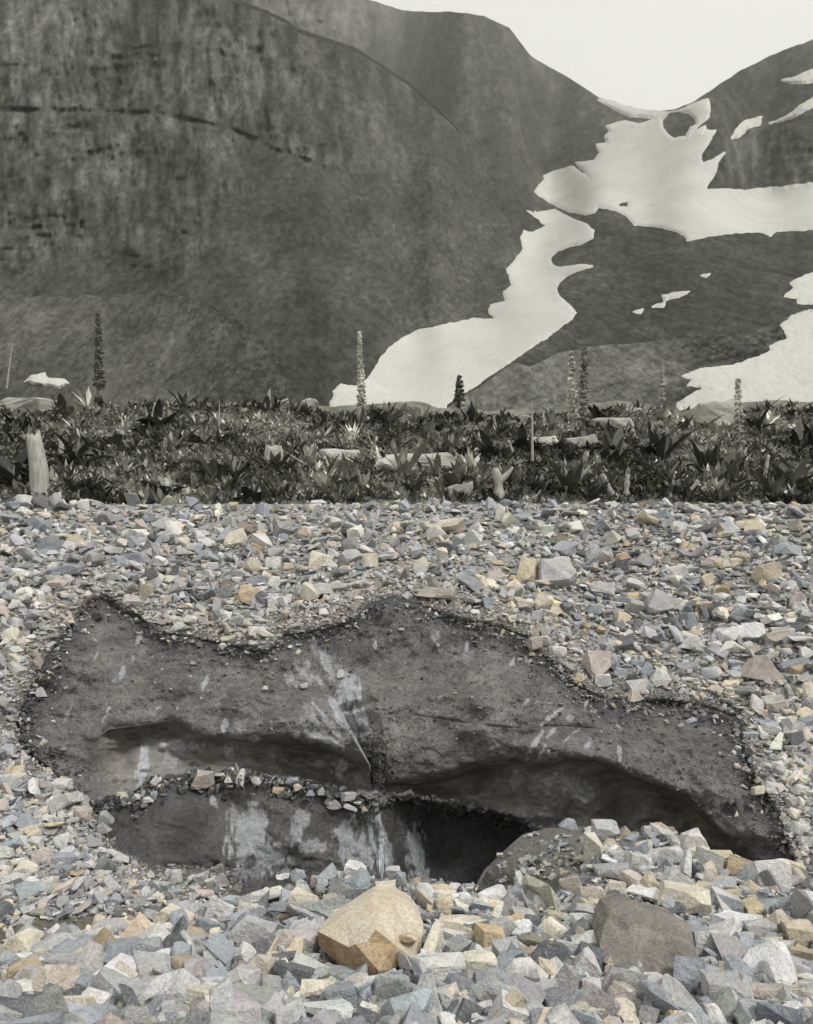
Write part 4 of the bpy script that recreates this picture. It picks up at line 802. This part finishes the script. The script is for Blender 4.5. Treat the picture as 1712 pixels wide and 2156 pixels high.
# --- trees, shrubs, dead wood and pale rocks of the meadow
def taper(p0, p1, r0, r1, n=7, bend=0.0, seg=6, r=rng):
    t = np.linspace(0, 1, seg); p = p0[None] * (1 - t)[:, None] + p1[None] * t[:, None]
    off = r.normal(0, 1, 3) * np.linalg.norm(p1 - p0) * bend; off[2] = 0
    p = p + np.sin(t * np.pi)[:, None] * off
    return tube(p, r0 * (1 - t) + r1 * t, n)
def join(lst):
    V, Ff, off = [], [], 0
    for v, f in lst: V.append(v); Ff.append(f + off); off += len(v)
    return np.concatenate(V), np.concatenate(Ff)
LEAVES = []
for k in range(6):                                                     # broad pointed blades of one metre, some upright, some arching over
    tt = np.linspace(0, 1, 7); rise = (1.0, .9, .8, .65, .5, .95)[k]; arch = (.15, .35, .55, .5, .45, .75)[k]; wd = (.10, .12, .13, .11, .12, .09)[k]
    cx = tt * math.sqrt(max(1 - rise * rise * .8, .12)); cz = rise * tt - arch * tt ** 2.2; w = wd * np.sin(np.pi * np.clip(.08 + .92 * tt, 0, 1) ** .75) + .004; fold = .35 * w
    V = np.concatenate([np.stack([cx, -w, cz + fold], 1), np.stack([cx, 0 * w, cz], 1), np.stack([cx, w, cz + fold], 1)])
    Ff = [[c * 7 + q, c * 7 + q + 1, (c + 1) * 7 + q + 1, (c + 1) * 7 + q] for c in range(2) for q in range(6)]
    me = mesh_np('leaf', V, np.array(Ff), True); LEAVES.append(me)
t_ = NT('plant_leaf'); c_ = t_.mix(1.0, t_.n.new('ShaderNodeObjectInfo').outputs['Color'], t_.ramp(t_.noise(9, 4, .6), [(.3, .7), (.7, 1.3)]), 'MULTIPLY')
M_BLADE = t_.done(c_, .75, .3)
for me in LEAVES: me.materials.append(M_BLADE)
LEAF = np.array([.10, .103, .088])
def leaves(root, n, length, tone, upright=0.5, pale=.08):
    for k in range(n):
        o = bpy.data.objects.new('leaf', LEAVES[int(rng.integers(6))] if rng.random() > upright else LEAVES[int(rng.choice([0, 1, 5]))]); col.objects.link(o); o.parent = root
        L = length * rng.uniform(.6, 1.1); a = 2 * math.pi * (k / n) + rng.normal(0, .3)
        o.location = (math.cos(a) * .03, math.sin(a) * .03, 0); o.rotation_euler = (rng.normal(0, .15), rng.normal(-.1, .25), a); o.scale = (L, L * rng.uniform(.8, 1.5), L)
        c = LEAF * tone * rng.uniform(.55, 1.6) * (4.5 if rng.random() < pale else 1); o.color = (*[float(v) for v in np.clip(c, .008, .5)], 1)
def stalk_plant(x, yb, yt, width, label, tone=1.0, lean=0.0, leafn=10, bare=False):
    b, Y = meadow_at(x, yb); Hh = (yb - yt) / F * Y; W = width / F * Y * .5; root = empty('flower_stalk', b); lean = lean + rng.normal(0, .022)
    top = np.array([lean * Hh, 0, Hh]); v, f = taper(np.zeros(3) - [0, 0, .1], top, .028 + .010 * Hh, .012, 7, .015, 12)
    link('stalk', mesh_np('stalk', v, f, True), M_DEAD if (tone > 1.4 or bare) else M_BARK, root)
    if not bare:
        oc = np.array([[1, 0, 0], [-1, 0, 0], [0, 1, 0], [0, -1, 0], [0, 0, 1], [0, 0, -1]], float); of = np.array([[0, 2, 4], [2, 1, 4], [1, 3, 4], [3, 0, 4], [2, 0, 5], [1, 2, 5], [3, 1, 5], [0, 3, 5]])
        n = int(240 + 90 * Hh); t = .22 + .78 * rng.random(n); whorl = np.round(t * Hh / .16) * .16 / Hh; t = np.clip(np.where(rng.random(n) < .5, whorl + rng.normal(0, .012, n), t), .2, 1)
        a = rng.uniform(0, 2 * np.pi, n); r = W * (1.08 - .72 * t) * rng.uniform(.25, 1.05, n); c = top[None] * t[:, None] + np.stack([np.cos(a) * r, np.sin(a) * r, rng.normal(0, .01, n)], 1)
        sz = rng.uniform(.016, .060, n) * (1.25 - .5 * t); V = (c[:, None] + oc[None] * sz[:, None, None] * rng.uniform(.7, 1.4, (n, 1, 3))).reshape(-1, 3); Ff = (of[None] + (np.arange(n) * 6)[:, None, None]).reshape(-1, 3)
        link('flower_spike', mesh_np('flower_spike', V, Ff, False, np.repeat(tone * 1.15 * rng.uniform(.6, 1.5, n), 6)[:, None] * np.ones((1, 3))), M_COVER, root)['kind'] = 'stuff'
    if leafn: leaves(root, leafn, .42 + .08 * Hh, max(.6, min(tone, 1.6)), .3, .15)
    tag(root, label, 'plant', 'tall flower stalks of the meadow')
for a in [(210, 872, 672, 27, 'tall dark flower stalk at the left of the meadow', .55, 0, 12), (763, 888, 695, 20, 'tall thin pale flower stalk in front of the snow tongue', 1.9, -.02, 14), (1207, 928, 746, 27, 'pale left stalk of the twin flower stalks right of centre', 1.9, 0, 10),
    (1230, 938, 742, 26, 'darker right stalk of the twin flower stalks right of centre', 1.0, .0, 14), (1394, 868, 757, 12, 'thin grey flower stalk below the moraine', 1.5, 0, 5), (1556, 966, 780, 26, 'pale flower stalk standing against the bright right-hand snowfield', 1.7, .0, 16), (967, 852, 784, 26, 'short dark bushy stalk at the foot of the snow tongue', .45, 0, 10)]: stalk_plant(*a)
for a in [(1121, 1003, 850, 22, 'bare pale stalk standing right of centre', 2, 0, 7, True), (14, 806, 716, 8, 'pale leaning bare stalk at the left edge', 2, .12, 0, True), (461, 908, 846, 8, 'short pale bare stalk at left of centre', 2, .02, 3, True), (1047, 905, 862, 10, 'small pale bare stalk beside the snow tongue', 2, -.25, 4, True)]: stalk_plant(*a)
def leafy(x, yb, w, h, label, tone=1.0):
    b, Y = meadow_at(x, yb); root = empty('leafy_plant', b - np.array([0, 0, .04])); n = int(np.clip(w / 7, 9, 24))
    leaves(root, n, max(w * .62, h) / F * Y, tone * .9, .65 if h > w * .5 else .25); tag(root, label, 'plant', 'leafy plants of the meadow')
for a in [(45, 1040, 130, 150, 'tall black-looking leafy plant at the left edge behind the pale stump', .35), (165, 1000, 120, 105, 'dark spiky plant right of the pale stump at the left', .40), (330, 905, 130, 60, 'dark fan-shaped plant split by a pale stick', .45), (345, 1050, 130, 60, 'dark plant at the lower edge of the meadow, left', .7),
    (425, 868, 60, 36, 'small dark plant on the meadow rim below the talus fan', .8), (560, 880, 90, 40, 'low dark plant on the rim left of the thin pale stalk', .8), (812, 880, 70, 48, 'round plant right of the thin pale stalk', .9), (925, 905, 60, 50, 'dark plant under the snow tongue', .5), (905, 935, 110, 36, 'low plant above the long pale rock', .9),
    (1000, 880, 80, 36, 'low plant at the foot of the short dark stalk', .8), (1100, 948, 120, 70, 'dark plant left of the bare pale stalk', .7), (1290, 985, 150, 100, 'broad dark plant in front of the twin stalks', .6), (1390, 960, 150, 95, 'wide dark plant below the thin grey stalk', .55), (1490, 1000, 150, 100, 'large dark plant below the grey rounded boulder', .6),
    (1590, 905, 80, 70, 'dark plant right of the stalk against the snowfield', .5), (1680, 935, 110, 62, 'dark plant at the right edge of the meadow', .6), (1660, 1030, 130, 90, 'grey-green plant in the lower right corner of the meadow', 1.5), (1345, 868, 50, 34, 'small dark plant on the rim behind the pale flat rock', .5), (620, 960, 90, 40, 'low grey plant left of the pale slanting rock', 1.5),
    (450, 1010, 130, 60, 'grey leafy plant in the middle of the left meadow', 1.8), (735, 1040, 150, 60, 'grey plant below the long pale rock', 1.8), (960, 1040, 120, 60, 'grey plant left of the forked pale stump', 1.7), (240, 945, 90, 50, 'grey leafy plant between the two spiky dark ones', 1.6), (1200, 1050, 130, 70, 'dark plant at the lower edge right of the forked stump', .8),
    (530, 1052, 100, 46, 'dark plant at the lower edge left of centre', .6), (870, 1052, 90, 40, 'dark plant at the lower edge under the long pale rock', .7), (1420, 1052, 120, 60, 'mid-grey plant at the lower edge right of the pale sticks', 1.6), (130, 880, 90, 34, 'low plant beside the left snow patch', 1.0),
    (690, 900, 70, 34, 'low plant between the rim rock and the thin pale stalk', 1.3), (1160, 905, 80, 50, 'grey plant left of the twin stalks', 1.5), (1440, 910, 90, 50, 'dark plant left of the grey rounded boulder', .6), (1540, 1040, 120, 70, 'dark plant at the lower edge below the snowfield stalk', .8), (40, 905, 90, 50, 'dark plant at the left edge under the smooth pale rock', .4), (790, 930, 90, 40, 'grey low plant above the slanting slab', 1.2)]: leafy(*a)
def pale_rock(x, yb, w, h, label, dome=False):
    b, Y = meadow_at(x, yb); W, Hh = w / F * Y, h / F * Y
    bm = hull_mesh(hull_points('block' if dome else 'slab', hr)); smooth_rock(bm, .03, .045, hr, 2)
    e = np.array([v.co[:] for v in bm.verts]); d = e.max(0) - e.min(0)
    for v in bm.verts: v.co = Vector(np.array(v.co) / d * [W * 1.1, W * .8, Hh * 1.5])
    me = bpy.data.meshes.new('meadow_rock'); bm.to_mesh(me); bm.free(); me.shade_flat()
    o = link('meadow_rock', me, M_PALE); o.location = [float(b[0]), float(b[1]), float(b[2] + Hh * .05)]; o.rotation_euler = (0, rng.normal(0, .08), rng.uniform(-.4, .4))
    tag(o, label, 'rock', 'pale rocks in the meadow')
for a in [(578, 985, 42, 52, 'upright pale rock in the left half of the meadow', True), (715, 968, 78, 24, 'pale slanting slab left of the long pale rock'), (868, 992, 165, 34, 'long pale flat rock in the middle of the meadow'), (1282, 902, 100, 28, 'pale flat rock just right of the twin firs'), (1500, 890, 130, 52, 'grey rounded boulder at the foot of the right snowfield', True),
    (1330, 880, 40, 16, 'small pale rock on the rim behind the flat one'), (650, 856, 60, 20, 'pale rock on the rim left of the half-bare fir'), (592, 858, 40, 14, 'flat pale rock on the rim at left of centre'), (70, 868, 110, 30, 'pale smooth rock beneath the left snow patch', True), (965, 1052, 60, 30, 'pale rock at the lower edge left of the forked stump'), (250, 912, 24, 12, 'small pale stone near the dark fir'),
    (505, 1042, 26, 14, 'small pale stone at the lower left of the meadow'), (455, 1034, 24, 10, 'flat pale stone left of a similar one at the lower edge'), (1130, 935, 70, 18, 'pale log-like rock left of the bare snag'), (1225, 945, 60, 20, 'pale rock at the foot of the twin firs'), (1110, 880, 26, 16, 'small pale rock on the rim below the moraine')]: pale_rock(*a)
def stump(pts, r0, r1, label, x, yb, fork=None):
    b, Y = meadow_at(x, yb); s = Y / F; root = empty('dead_stump', b)
    p = np.array([[q[0] * s, q[1] * s, q[2] * s] for q in pts]); t = np.linspace(0, 1, 10); tk = np.linspace(0, 1, len(p))
    pp = np.stack([np.interp(t, tk, p[:, k]) for k in range(3)], 1); rr = (r0 * (1 - t) + (.35 * r0 + .65 * r1) * t) * .8 * s * (1 + .3 * fbm(t * 5, t * 0 + x, 2))
    v, f = tube(pp, rr, 10); v[-10:, 2] += rng.normal(0, .45, 10) * rr[-1]; v = np.concatenate([v, [pp[-1] - (pp[-1] - pp[-2]) * .3]]); f = np.concatenate([f[:, :3], f[:, [0, 2, 3]], [[len(v) - 11 + k, len(v) - 11 + (k + 1) % 10, len(v) - 1] for k in range(10)]]); link('stem', mesh_np('stem', v, f, True), M_DEAD, root)
    if fork:
        q = np.array(fork, float) * s; v, f = taper(pp[5], q, r1 * s * 1.1, r1 * s * .3, 8, .05, 6); link('side_branch', mesh_np('side_branch', v, f, True), M_DEAD, root)
    tag(root, label, 'stump', 'dead stumps and sticks of the meadow')
stump([(0, 0, -10), (-2, 0, 60), (-14, 0, 130)], 27, 10, 'thick pale dead stump leaning at the left edge', 84, 1054)
stump([(0, 0, -6), (-2, 0, 30), (-8, 0, 62)], 15, 8, 'forked pale stump at the lower edge right of centre', 1052, 1054, (28, 0, 66))
stump([(0, 0, -5), (-22, 0, 42)], 10, 3, 'pale slanting stick at the lower edge right of the forked stump', 1290, 1052)
stump([(0, 0, -5), (4, 0, 42)], 9, 4, 'pale upright stub right of the slanting stick', 1318, 1052)
stump([(0, 0, -5), (30, 0, 30)], 8, 3, 'pale stick slanting right at the lower edge', 1440, 1052)
stump([(0, 0, -3), (2, 0, 44)], 7, 5, 'short white stub within the dark spiky shrub at left', 128, 970)
stump([(0, 0, -3), (9, 0, 36)], 4, 2, 'pale stick splitting the fan-shaped shrub', 318, 892)
stump([(0, 0, -3), (-10, 0, 30)], 5, 3, 'pale stick above the dark spiky shrub at left', 172, 925)
stump([(0, 0, -3), (-14, 0, 30)], 5, 3, 'pale stick lying aslant in the left meadow', 365, 1018)
stump([(0, 0, -3), (10, 0, 56)], 6, 3, 'pale curved stick at the right edge of the meadow', 1608, 1010)
stump([(0, 0, -3), (-14, 0, 34)], 4, 2, 'thin pale stick left of the bare snag', 1085, 965)
stump([(0, 0, -3), (-20, 0, 30)], 5, 2, 'pale twig in the right-hand shrubs', 1512, 1000)

# ------------------------------------------------------------------ mountains
GP = np.array([(300, 700, .30), (600, 600, .30), (900, 600, .30), (800, 750, .22), (100, 300, .70), (400, 200, .60), (600, 100, .60), (700, 300, .5), (900, 400, .4), (1050, 500, .3), (1000, 100, .6), (1100, 250, .45), (1200, 300, .32),
    (850, 800, .12), (1000, 720, .13), (1130, 600, .13), (1180, 480, .13), (1250, 350, .17), (1380, 260, .25), (1300, 550, .22), (1500, 600, .25), (1300, 700, .2), (1600, 450, .14), (1600, 340, .5), (1550, 250, .35), (1650, 130, .4), (1712, 700, .25), (-300, 500, .4), (2000, 500, .3), (0, 800, .3)])
def g_field(x, y):
    d2 = (x[..., None] - GP[:, 0]) ** 2 + (y[..., None] - GP[:, 1]) ** 2 + 900.0
    w = d2 ** -1.5; return (w * GP[:, 2]).sum(-1) / w.sum(-1)
bx = np.arange(-600, 2320, 7.0); by = np.arange(900, -564, -3.0)
BX, BY = np.meshgrid(bx, by)
gg = g_field(BX, BY); de = 3.0 / F
LOGD = math.log(104.0) + np.concatenate([np.zeros((1, len(bx))), np.cumsum(de / gg, 0)[:-1]], 0)
def base_D(x, y):
    fx = np.clip((x - bx[0]) / 7.0, 0, len(bx) - 1.001); fy = np.clip((900 - y) / 3.0, 0, len(by) - 1.001)
    i = fx.astype(int); j = fy.astype(int); u = fx - i; v = fy - j
    L = LOGD[j, i] * (1 - u) * (1 - v) + LOGD[j, i + 1] * u * (1 - v) + LOGD[j + 1, i] * (1 - u) * v + LOGD[j + 1, i + 1] * u * v
    return np.exp(L)
Ltop = curve([(-600, -560), (300, -130), (470, -10), (517, 14), (560, 30), (602, 50), (627, 68), (702, 93), (752, 110), (860, 180), (960, 270), (1060, 370), (1110, 420), (1140, 470)])
skyl = curve([(400, -60), (700, -25), (817, 12), (850, 22), (951, 25), (1021, 33), (1072, 58), (1092, 85), (1117, 116), (1152, 138), (1203, 166), (1263, 206), (1323, 224), (1384, 237), (1420, 230), (1462, 214), (1510, 180), (1560, 148), (1620, 118), (1700, 88), (1850, 40), (2310, -60)])
ledge1 = curve([(-600, 236), (0, 232), (330, 240), (480, 270), (560, 305), (680, 350), (850, 388), (1000, 430), (1140, 470)])
ledge2 = curve([(-600, 530), (0, 527), (200, 532), (480, 548)])
def cliffs(x, y):
    up = sstep(6, -10, y - ledge1(x)) * (1 - sstep(560, 980, x + 60 * fbm(x / 70, y / 70, 3, 49)) * .85)
    low = sstep(-4, 8, y - ledge1(x)) * sstep(60, -60, x - (545 - .42 * (y - 305)) + 90 * fbm(x / 60, y / 60, 3, 48)) * sstep(36, -50, y - 575 + 40 * fbm(x / 70, y / 70, 3, 47))
    right = np.clip(1 - np.abs(np.hypot((x - 1620) / 150, (y - 335) / 78)) ** 4, 0, 1) * (x > 1440)
    return up, low, right
def relief(x, y):
    up, low, right = cliffs(x, y); cl = np.clip(up + low + right, 0, 1)
    wx = 22 * fbm(x / 120, y / 120, 3, 31); wy = 14 * fbm(x / 90, y / 90, 3, 37)
    rib = np.abs(fbm((x + wx) / 46, (y + wy) / 170, 4, 32))                     # buttresses and gullies
    blk = np.round(3.2 * (.5 + .5 * fbm((x + wx) / 300, (y + .10 * x + 2.2 * wy) / 44, 3, 34))) / 3.2   # stepped rock bands
    strata = np.abs(((y + .10 * x + 2.4 * wy) / 30 + .5 * fbm(x / 130, y / 60, 2, 51)) % 1 - .5) * 2
    r = cl * (-.065 * rib - .018 * np.abs(fbm((x + wx) / 17, y / 60, 3, 52)) + .0095 * strata * np.clip(.6 + fbm(x / 80, y / 80, 2, 53), 0, 1.3) + .003 * blk + .011 * fbm(x / 13, y / 30, 4, 33))
    for c, w, d, x1 in ((ledge1, 6.0, .0055, 900), (ledge2, 4.0, .008, 470), (lambda q: ledge2(q) + 22, 3.5, .006, 460), (lambda q: ledge1(q) - 92, 4.0, .006, 300)):
        r = r + d * np.exp(-((y - c(x) - 9 * fbm(x / 60, x * 0, 3, 39)) / w) ** 2) * sstep(x1, x1 - 150, x) * np.clip(.6 + 1.2 * fbm(x / 45, y * 0, 2, 46), 0, 1.3)
    r = r + (1 - cl) * (.012 * fbm((x + .7 * y) / 46, y / 190, 4, 35) + .0035 * fbm(x / 11, y / 13, 4, 36))
    return r
def a2(l): return [(850.5 + x * .5032, y * .5032) for x, y in l]
def a4(l): return [(850.5 + x * .5032, 538.9 + y * .5032) for x, y in l]
def a3(l): return [(x * .5018, 538.9 + y * .5018) for x, y in l]
MAIN = a2([(815, 418), (870, 428), (930, 445), (1000, 462), (1062, 470), (1110, 468), (1150, 462), (1190, 442), (1272, 415), (1280, 460), (1275, 490), (1235, 522), (1200, 568), (1225, 545), (1260, 528), (1258, 548), (1305, 545), (1285, 580), (1270, 602), (1242, 650), (1250, 687), (1290, 668), (1342, 640), (1314, 680), (1310, 700), (1300, 730), (1275, 762), (1258, 795),
    (1330, 791), (1420, 798), (1480, 790), (1560, 785), (1680, 770), (1800, 755), (1800, 955), (1680, 961), (1560, 968), (1535, 985), (1500, 970), (1460, 970), (1350, 976), (1260, 990), (1185, 1006), (1178, 985), (1120, 962), (1050, 946), (965, 942), (940, 910), (900, 886), (850, 868), (812, 866), (800, 885), (760, 898), (700, 885), (660, 870), (620, 850), (575, 822), (553, 802),
    (570, 770), (600, 745), (588, 738), (640, 714), (700, 694), (775, 742), (720, 680), (800, 676), (818, 640), (808, 608), (850, 600), (840, 570), (862, 550), (848, 526), (880, 517), (930, 505), (985, 518), (1050, 502), (1040, 492), (945, 488), (900, 466), (850, 440)])
ISLE = a2([(1082, 500), (1108, 472), (1150, 464), (1190, 470), (1222, 495), (1225, 520), (1200, 535), (1180, 570), (1130, 578), (1100, 558), (1082, 535)])
ISLE2 = a2([(888, 856), (910, 844), (945, 843), (935, 866), (905, 870)])
TONGUE = a2([(510, 880), (560, 892), (632, 880), (690, 908), (760, 937), (795, 965), (790, 992), (740, 1020), (680, 1032), (640, 1052), (612, 1071)]) + a4([(618, 40), (660, 50), (740, 36), (790, 43), (730, 60), (680, 85), (650, 110), (636, 132), (650, 170), (690, 205), (718, 238), (700, 266), (650, 300), (600, 340), (540, 382), (490, 418), (430, 458), (350, 510), (290, 552), (220, 592), (180, 622), (170, 690), (0, 700)]) + \
    a3([(1640, 690), (1500, 680), (1380, 690), (1385, 610), (1400, 585), (1396, 566), (1430, 535), (1490, 547), (1540, 512), (1570, 470), (1600, 420), (1640, 378), (1700, 335)]) + a4([(60, 310), (150, 290), (290, 260), (382, 262), (350, 240), (365, 203), (422, 190), (413, 150), (450, 122), (430, 52), (452, 30)]) + a2([(480, 1068), (497, 1040), (488, 990), (500, 965), (540, 970), (604, 944), (560, 915)])
RIGHT = a4([(1160, 503), (1240, 470), (1380, 455), (1450, 430), (1540, 395), (1528, 376), (1600, 345), (1592, 310), (1570, 290), (1620, 255), (1680, 235), (1900, 200), (1900, 700), (1130, 700), (1145, 615), (1180, 592), (1252, 550), (1180, 545), (1202, 520)])
R2 = a4([(1590, 170), (1642, 130), (1618, 114), (1680, 80), (1900, 30), (1900, 210), (1650, 196), (1646, 176)])
def snow_cover(x, y):
    c = np.zeros(x.shape)
    for p in (MAIN, TONGUE):
        q = np.array(p); m = (x > q[:, 0].min() - 20) & (x < q[:, 0].max() + 20) & (y > q[:, 1].min() - 20) & (y < q[:, 1].max() + 20)
        if m.any(): c[m] = np.maximum(c[m], sstep(-10, 14, sdf(p, x[m], y[m])))
    return c
def mtn_D(x, y):
    j = 1 + 1.3 * sstep(0, -8, y - Ltop(x)) * (1 - sstep(820, 1000, x)) * (x > 380)
    return base_D(x, y) * (1 + relief(x, y) * (1 - .8 * snow_cover(x, y))) * j
def tone(x, y):
    t = 1 + .35 * fbm(x / 60, y / 60, 4, 40) + .25 * fbm(x / 14, y / 40, 3, 41)
    t = t + .55 * np.exp(-((x - 40) / 110.0) ** 2) * np.exp(-((y - 180) / 230.0) ** 2)
    up, low, right = cliffs(x, y); cl = np.clip(up + low + right, 0, 1)
    crack = np.abs(fbm((x + 18 * fbm(x / 60, y / 60, 3, 44)) / 30, y / 130, 3, 43))
    t = t * (1 - .25 * cl * (1 - sstep(0, .08, crack))) * (1 + .8 * cl * fbm(x / 18, y / 40, 4, 45)) * (1 + .55 * cl * fbm((x + 14 * fbm(x / 50, y / 50, 2, 54)) / 11, y / 140, 3, 55)) * (1 + .30 * cl)
    t = np.where(cl < .3, 1 + (t - 1) * .6, t) + .45 * fbm(x / 8, y / 7, 3, 68)
    return t
top_z = [0]
def mountain(name, x0, x1, lo, hi, n, label, back=True, step=3.6, mat=M_MTN, Df=mtn_D, push=1.0, tonef=tone):
    mx = np.linspace(x0, x1, int((x1 - x0) / step) + 1); t = np.linspace(0, 1, n)[:, None]
    X = np.broadcast_to(mx, (n, len(mx))); Y = lo(mx)[None] * (1 - t) + hi(mx)[None] * t
    Dd = Df(X, Y + (.01 if Df is mtn_D else 0)) * push; G = P(X, Y, Dd); T = tonef(X, Y)
    if back:
        L = G[-1].copy(); ex = []
        for a, dz in ((.03, .01), (.10, .08), (.25, .3)):
            b = L.copy(); b[:, :2] *= 1 + a; b[:, 2] = L[:, 2] * (1 + a * .3 - dz); ex.append(b)
        G = np.concatenate([G, np.array(ex)], 0); T = np.concatenate([T] + [T[-1:]] * 3, 0)
    top_z[0] = max(top_z[0], float(G[..., 2].max()))
    o = grid(name, G, mat, attrs={'tone': T}); tag(o, label, kind='structure'); return o
rag = lambda f, a=3.0: (lambda x: f(x) + a * fbm(x / 22, x * 0 + 3, 4, 50))
mountain('mountain_left', -600, 1140, lambda x: np.full_like(x, 898.0), rag(Ltop, 2.5), 300, 'dark cliffed mountain side with talus filling the left')
mountain('mountain_back', 385, 1140, lambda x: np.minimum(Ltop(x) - 9 + 30 * sstep(900, 1140, x), 898), rag(skyl, 2.5), 90, 'paler hazy flat-topped mountain behind', push=1.004)
mountain('valley_head', 1135, 1393, lambda x: np.full_like(x, 898.0), rag(skyl, 1.5), 170, 'snow-filled head of the valley', push=1.0024)
mountain('mountain_right', 1390, 2310, lambda x: np.full_like(x, 898.0), rag(skyl, 3.0), 230, 'dark slopes rising to the right skyline', push=1.002)
# nearer talus fan and moraine
fan_top = curve([(-600, 660), (0, 622), (150, 626), (330, 614), (430, 634), (500, 672), (560, 726), (605, 786), (640, 838), (662, 884)])
def fan_D(x, y): return 100 * np.exp((898 - y) / F / .42) * (1 + .012 * fbm(x / 40, y / 120, 4, 60) + .004 * fbm(x / 9, y / 9, 3, 61)) * (1 - .03 * sstep(420, 600, x))
mountain('talus_fan', -600, 660, lambda x: np.full_like(x, 898.0), rag(fan_top, 7), 90, 'pale speckled talus fan at the foot of the left cliffs', mat=M_FAN, Df=fan_D, tonef=lambda x, y: 1.0 + .25 * fbm(x / 40, y / 110, 3, 62) + .5 * fbm(x / 9, y / 7, 3, 67) - .30 * sstep(330, 560, x) - .18 * sstep(40, 0, y - fan_top(x)))
mor_top = curve([(900, 885), (930, 868), (1000, 822), (1050, 785), (1080, 764), (1115, 772), (1150, 756), (1170, 744), (1233, 731), (1394, 716), (1500, 706), (1600, 690), (1712, 655), (2310, 560)])
def mor_D(x, y): return 98 * np.exp((898 - y) / F / .26) * (1 + .014 * fbm(x / 120, (y + .28 * x) / 14, 4, 63) + .006 * fbm(x / 12, y / 12, 3, 64))
mountain('moraine', 900, 2310, lambda x: np.full_like(x, 898.0), rag(mor_top, 3), 70, 'speckled rubble moraine below the right slopes', mat=M_FAN, Df=mor_D, tonef=lambda x, y: 1.45 + .35 * fbm(x / 90, (y + .28 * x) / 12, 3, 65) + .8 * fbm(x / 9, y / 6, 3, 66) - .75 * sstep(1330, 1480, x))

# ------------------------------------------------------------------ snow
def snow(poly, Df, label, thick=.006, step=2.2, holes=(), name='snow_patch'):
    p = np.array(poly); gx = np.arange(p[:, 0].min() - 6, p[:, 0].max() + 6, step); gy = np.arange(p[:, 1].min() - 6, p[:, 1].max() + 6, step)
    X, Y = np.meshgrid(gx, gy); s = sdf(poly, X, Y).reshape(X.shape)
    for h in holes: s = np.minimum(s, -sdf(h, X, Y).reshape(X.shape))
    s = s + 2.6 * fbm(X / 12, Y / 7, 4, 70)
    Dd = Df(X, Y); sm = Dd
    lift = thick * np.clip(s / 5.0, -1.2, 1.0)
    Dd = sm * (1 - .0005 - lift - .004 * np.clip(s / 40, 0, 1)) 
    keep = (np.minimum.reduce([s[:-1, :-1], s[1:, :-1], s[1:, 1:], s[:-1, 1:]]) > -4.5)
    o = grid(name, P(X, Y, Dd), M_SNOW, mask=keep); tag(o, label, 'snow', 'snow patches on the mountain'); return o
snow(MAIN, mtn_D, 'large snowfield filling the head of the valley under the saddle', holes=(ISLE, ISLE2), name='snowfield')
snow(TONGUE, mtn_D, 'long winding snow tongue running down the valley to the meadow', name='snow_tongue')
snow(RIGHT, mor_D, 'bright snowfield at the right edge above the meadow', name='snowfield')
snow(R2, mtn_D, 'small jagged snow patch at the right edge above the bright snowfield')
for pl, lb in ((a4([(1085, 165), (1130, 155), (1195, 148), (1150, 170), (1090, 186)]), 'thin upper snow streak on the slope right of the tongue'), (a4([(1038, 212), (1092, 194), (1085, 213)]), 'middle of three small snow streaks right of the tongue'), (a4([(962, 234), (1002, 221), (992, 239)]), 'lowest small snow speck right of the tongue'),
    (a4([(1242, 82), (1280, 73), (1262, 89)]), 'tiny snow speck high on the right slope'), (a2([(1373, 577), (1390, 540), (1430, 505), (1497, 490), (1490, 520), (1440, 535), (1402, 573)]), 'bean-shaped snow patch on the right mountain'), (a2([(1530, 516), (1600, 490), (1650, 450), (1720, 405), (1760, 420), (1690, 455), (1620, 496)]), 'slanting snow strip at the right edge'),
    (a2([(1583, 337), (1650, 320), (1700, 295), (1800, 270), (1790, 330), (1690, 345), (1620, 350)]), 'uppermost snow patch near the right skyline')):
    snow(pl, mtn_D, lb, step=1.6, thick=.006)
snow(a3([(100, 530), (130, 500), (190, 489), (202, 510), (270, 515), (292, 535), (250, 556), (200, 545)]), fan_D, 'small white snow patch at the foot of the left talus', step=1.6, thick=.01)

# ------------------------------------------------------------------ wide ground and haze
gx, gy = np.meshgrid(np.linspace(-6000, 6000, 20), np.linspace(-3000, 7500, 20))
o = grid('ground', np.stack([gx, gy, np.full_like(gx, -6.0)], -1), M_GROUND, colors=np.full((20, 20, 3), .12)); tag(o, 'bare ground far around', kind='structure')
hz_top = top_z[0] + 40
mins = np.array([-6100, -3100, -7.5]); maxs = np.array([6100, 7600, hz_top])
hv = np.array([[a, b, c] for a in (mins[0], maxs[0]) for b in (mins[1], maxs[1]) for c in (mins[2], maxs[2])])
hf = np.array([[0, 1, 3, 2], [4, 6, 7, 5], [0, 4, 5, 1], [2, 3, 7, 6], [0, 2, 6, 4], [1, 5, 7, 3]])
hm = bpy.data.materials.new('haze_air'); hm.use_nodes = True; hn = hm.node_tree.nodes; hn.clear()
ho = hn.new('ShaderNodeOutputMaterial'); pv = hn.new('ShaderNodeVolumePrincipled')
pv.inputs['Color'].default_value = (.93, .93, .90, 1); pv.inputs['Density'].default_value = 0.00013; pv.inputs['Anisotropy'].default_value = 0.2
hm.node_tree.links.new(pv.outputs[0], ho.inputs['Volume'])
o = link('haze', mesh_np('haze', hv, hf), hm); tag(o, 'thin pale mountain haze', kind='stuff')
print('stones', len(stones), 'tries', tries, 'top', top_z[0], 'tris', sum(len(m.polygons) for m in bpy.data.meshes))
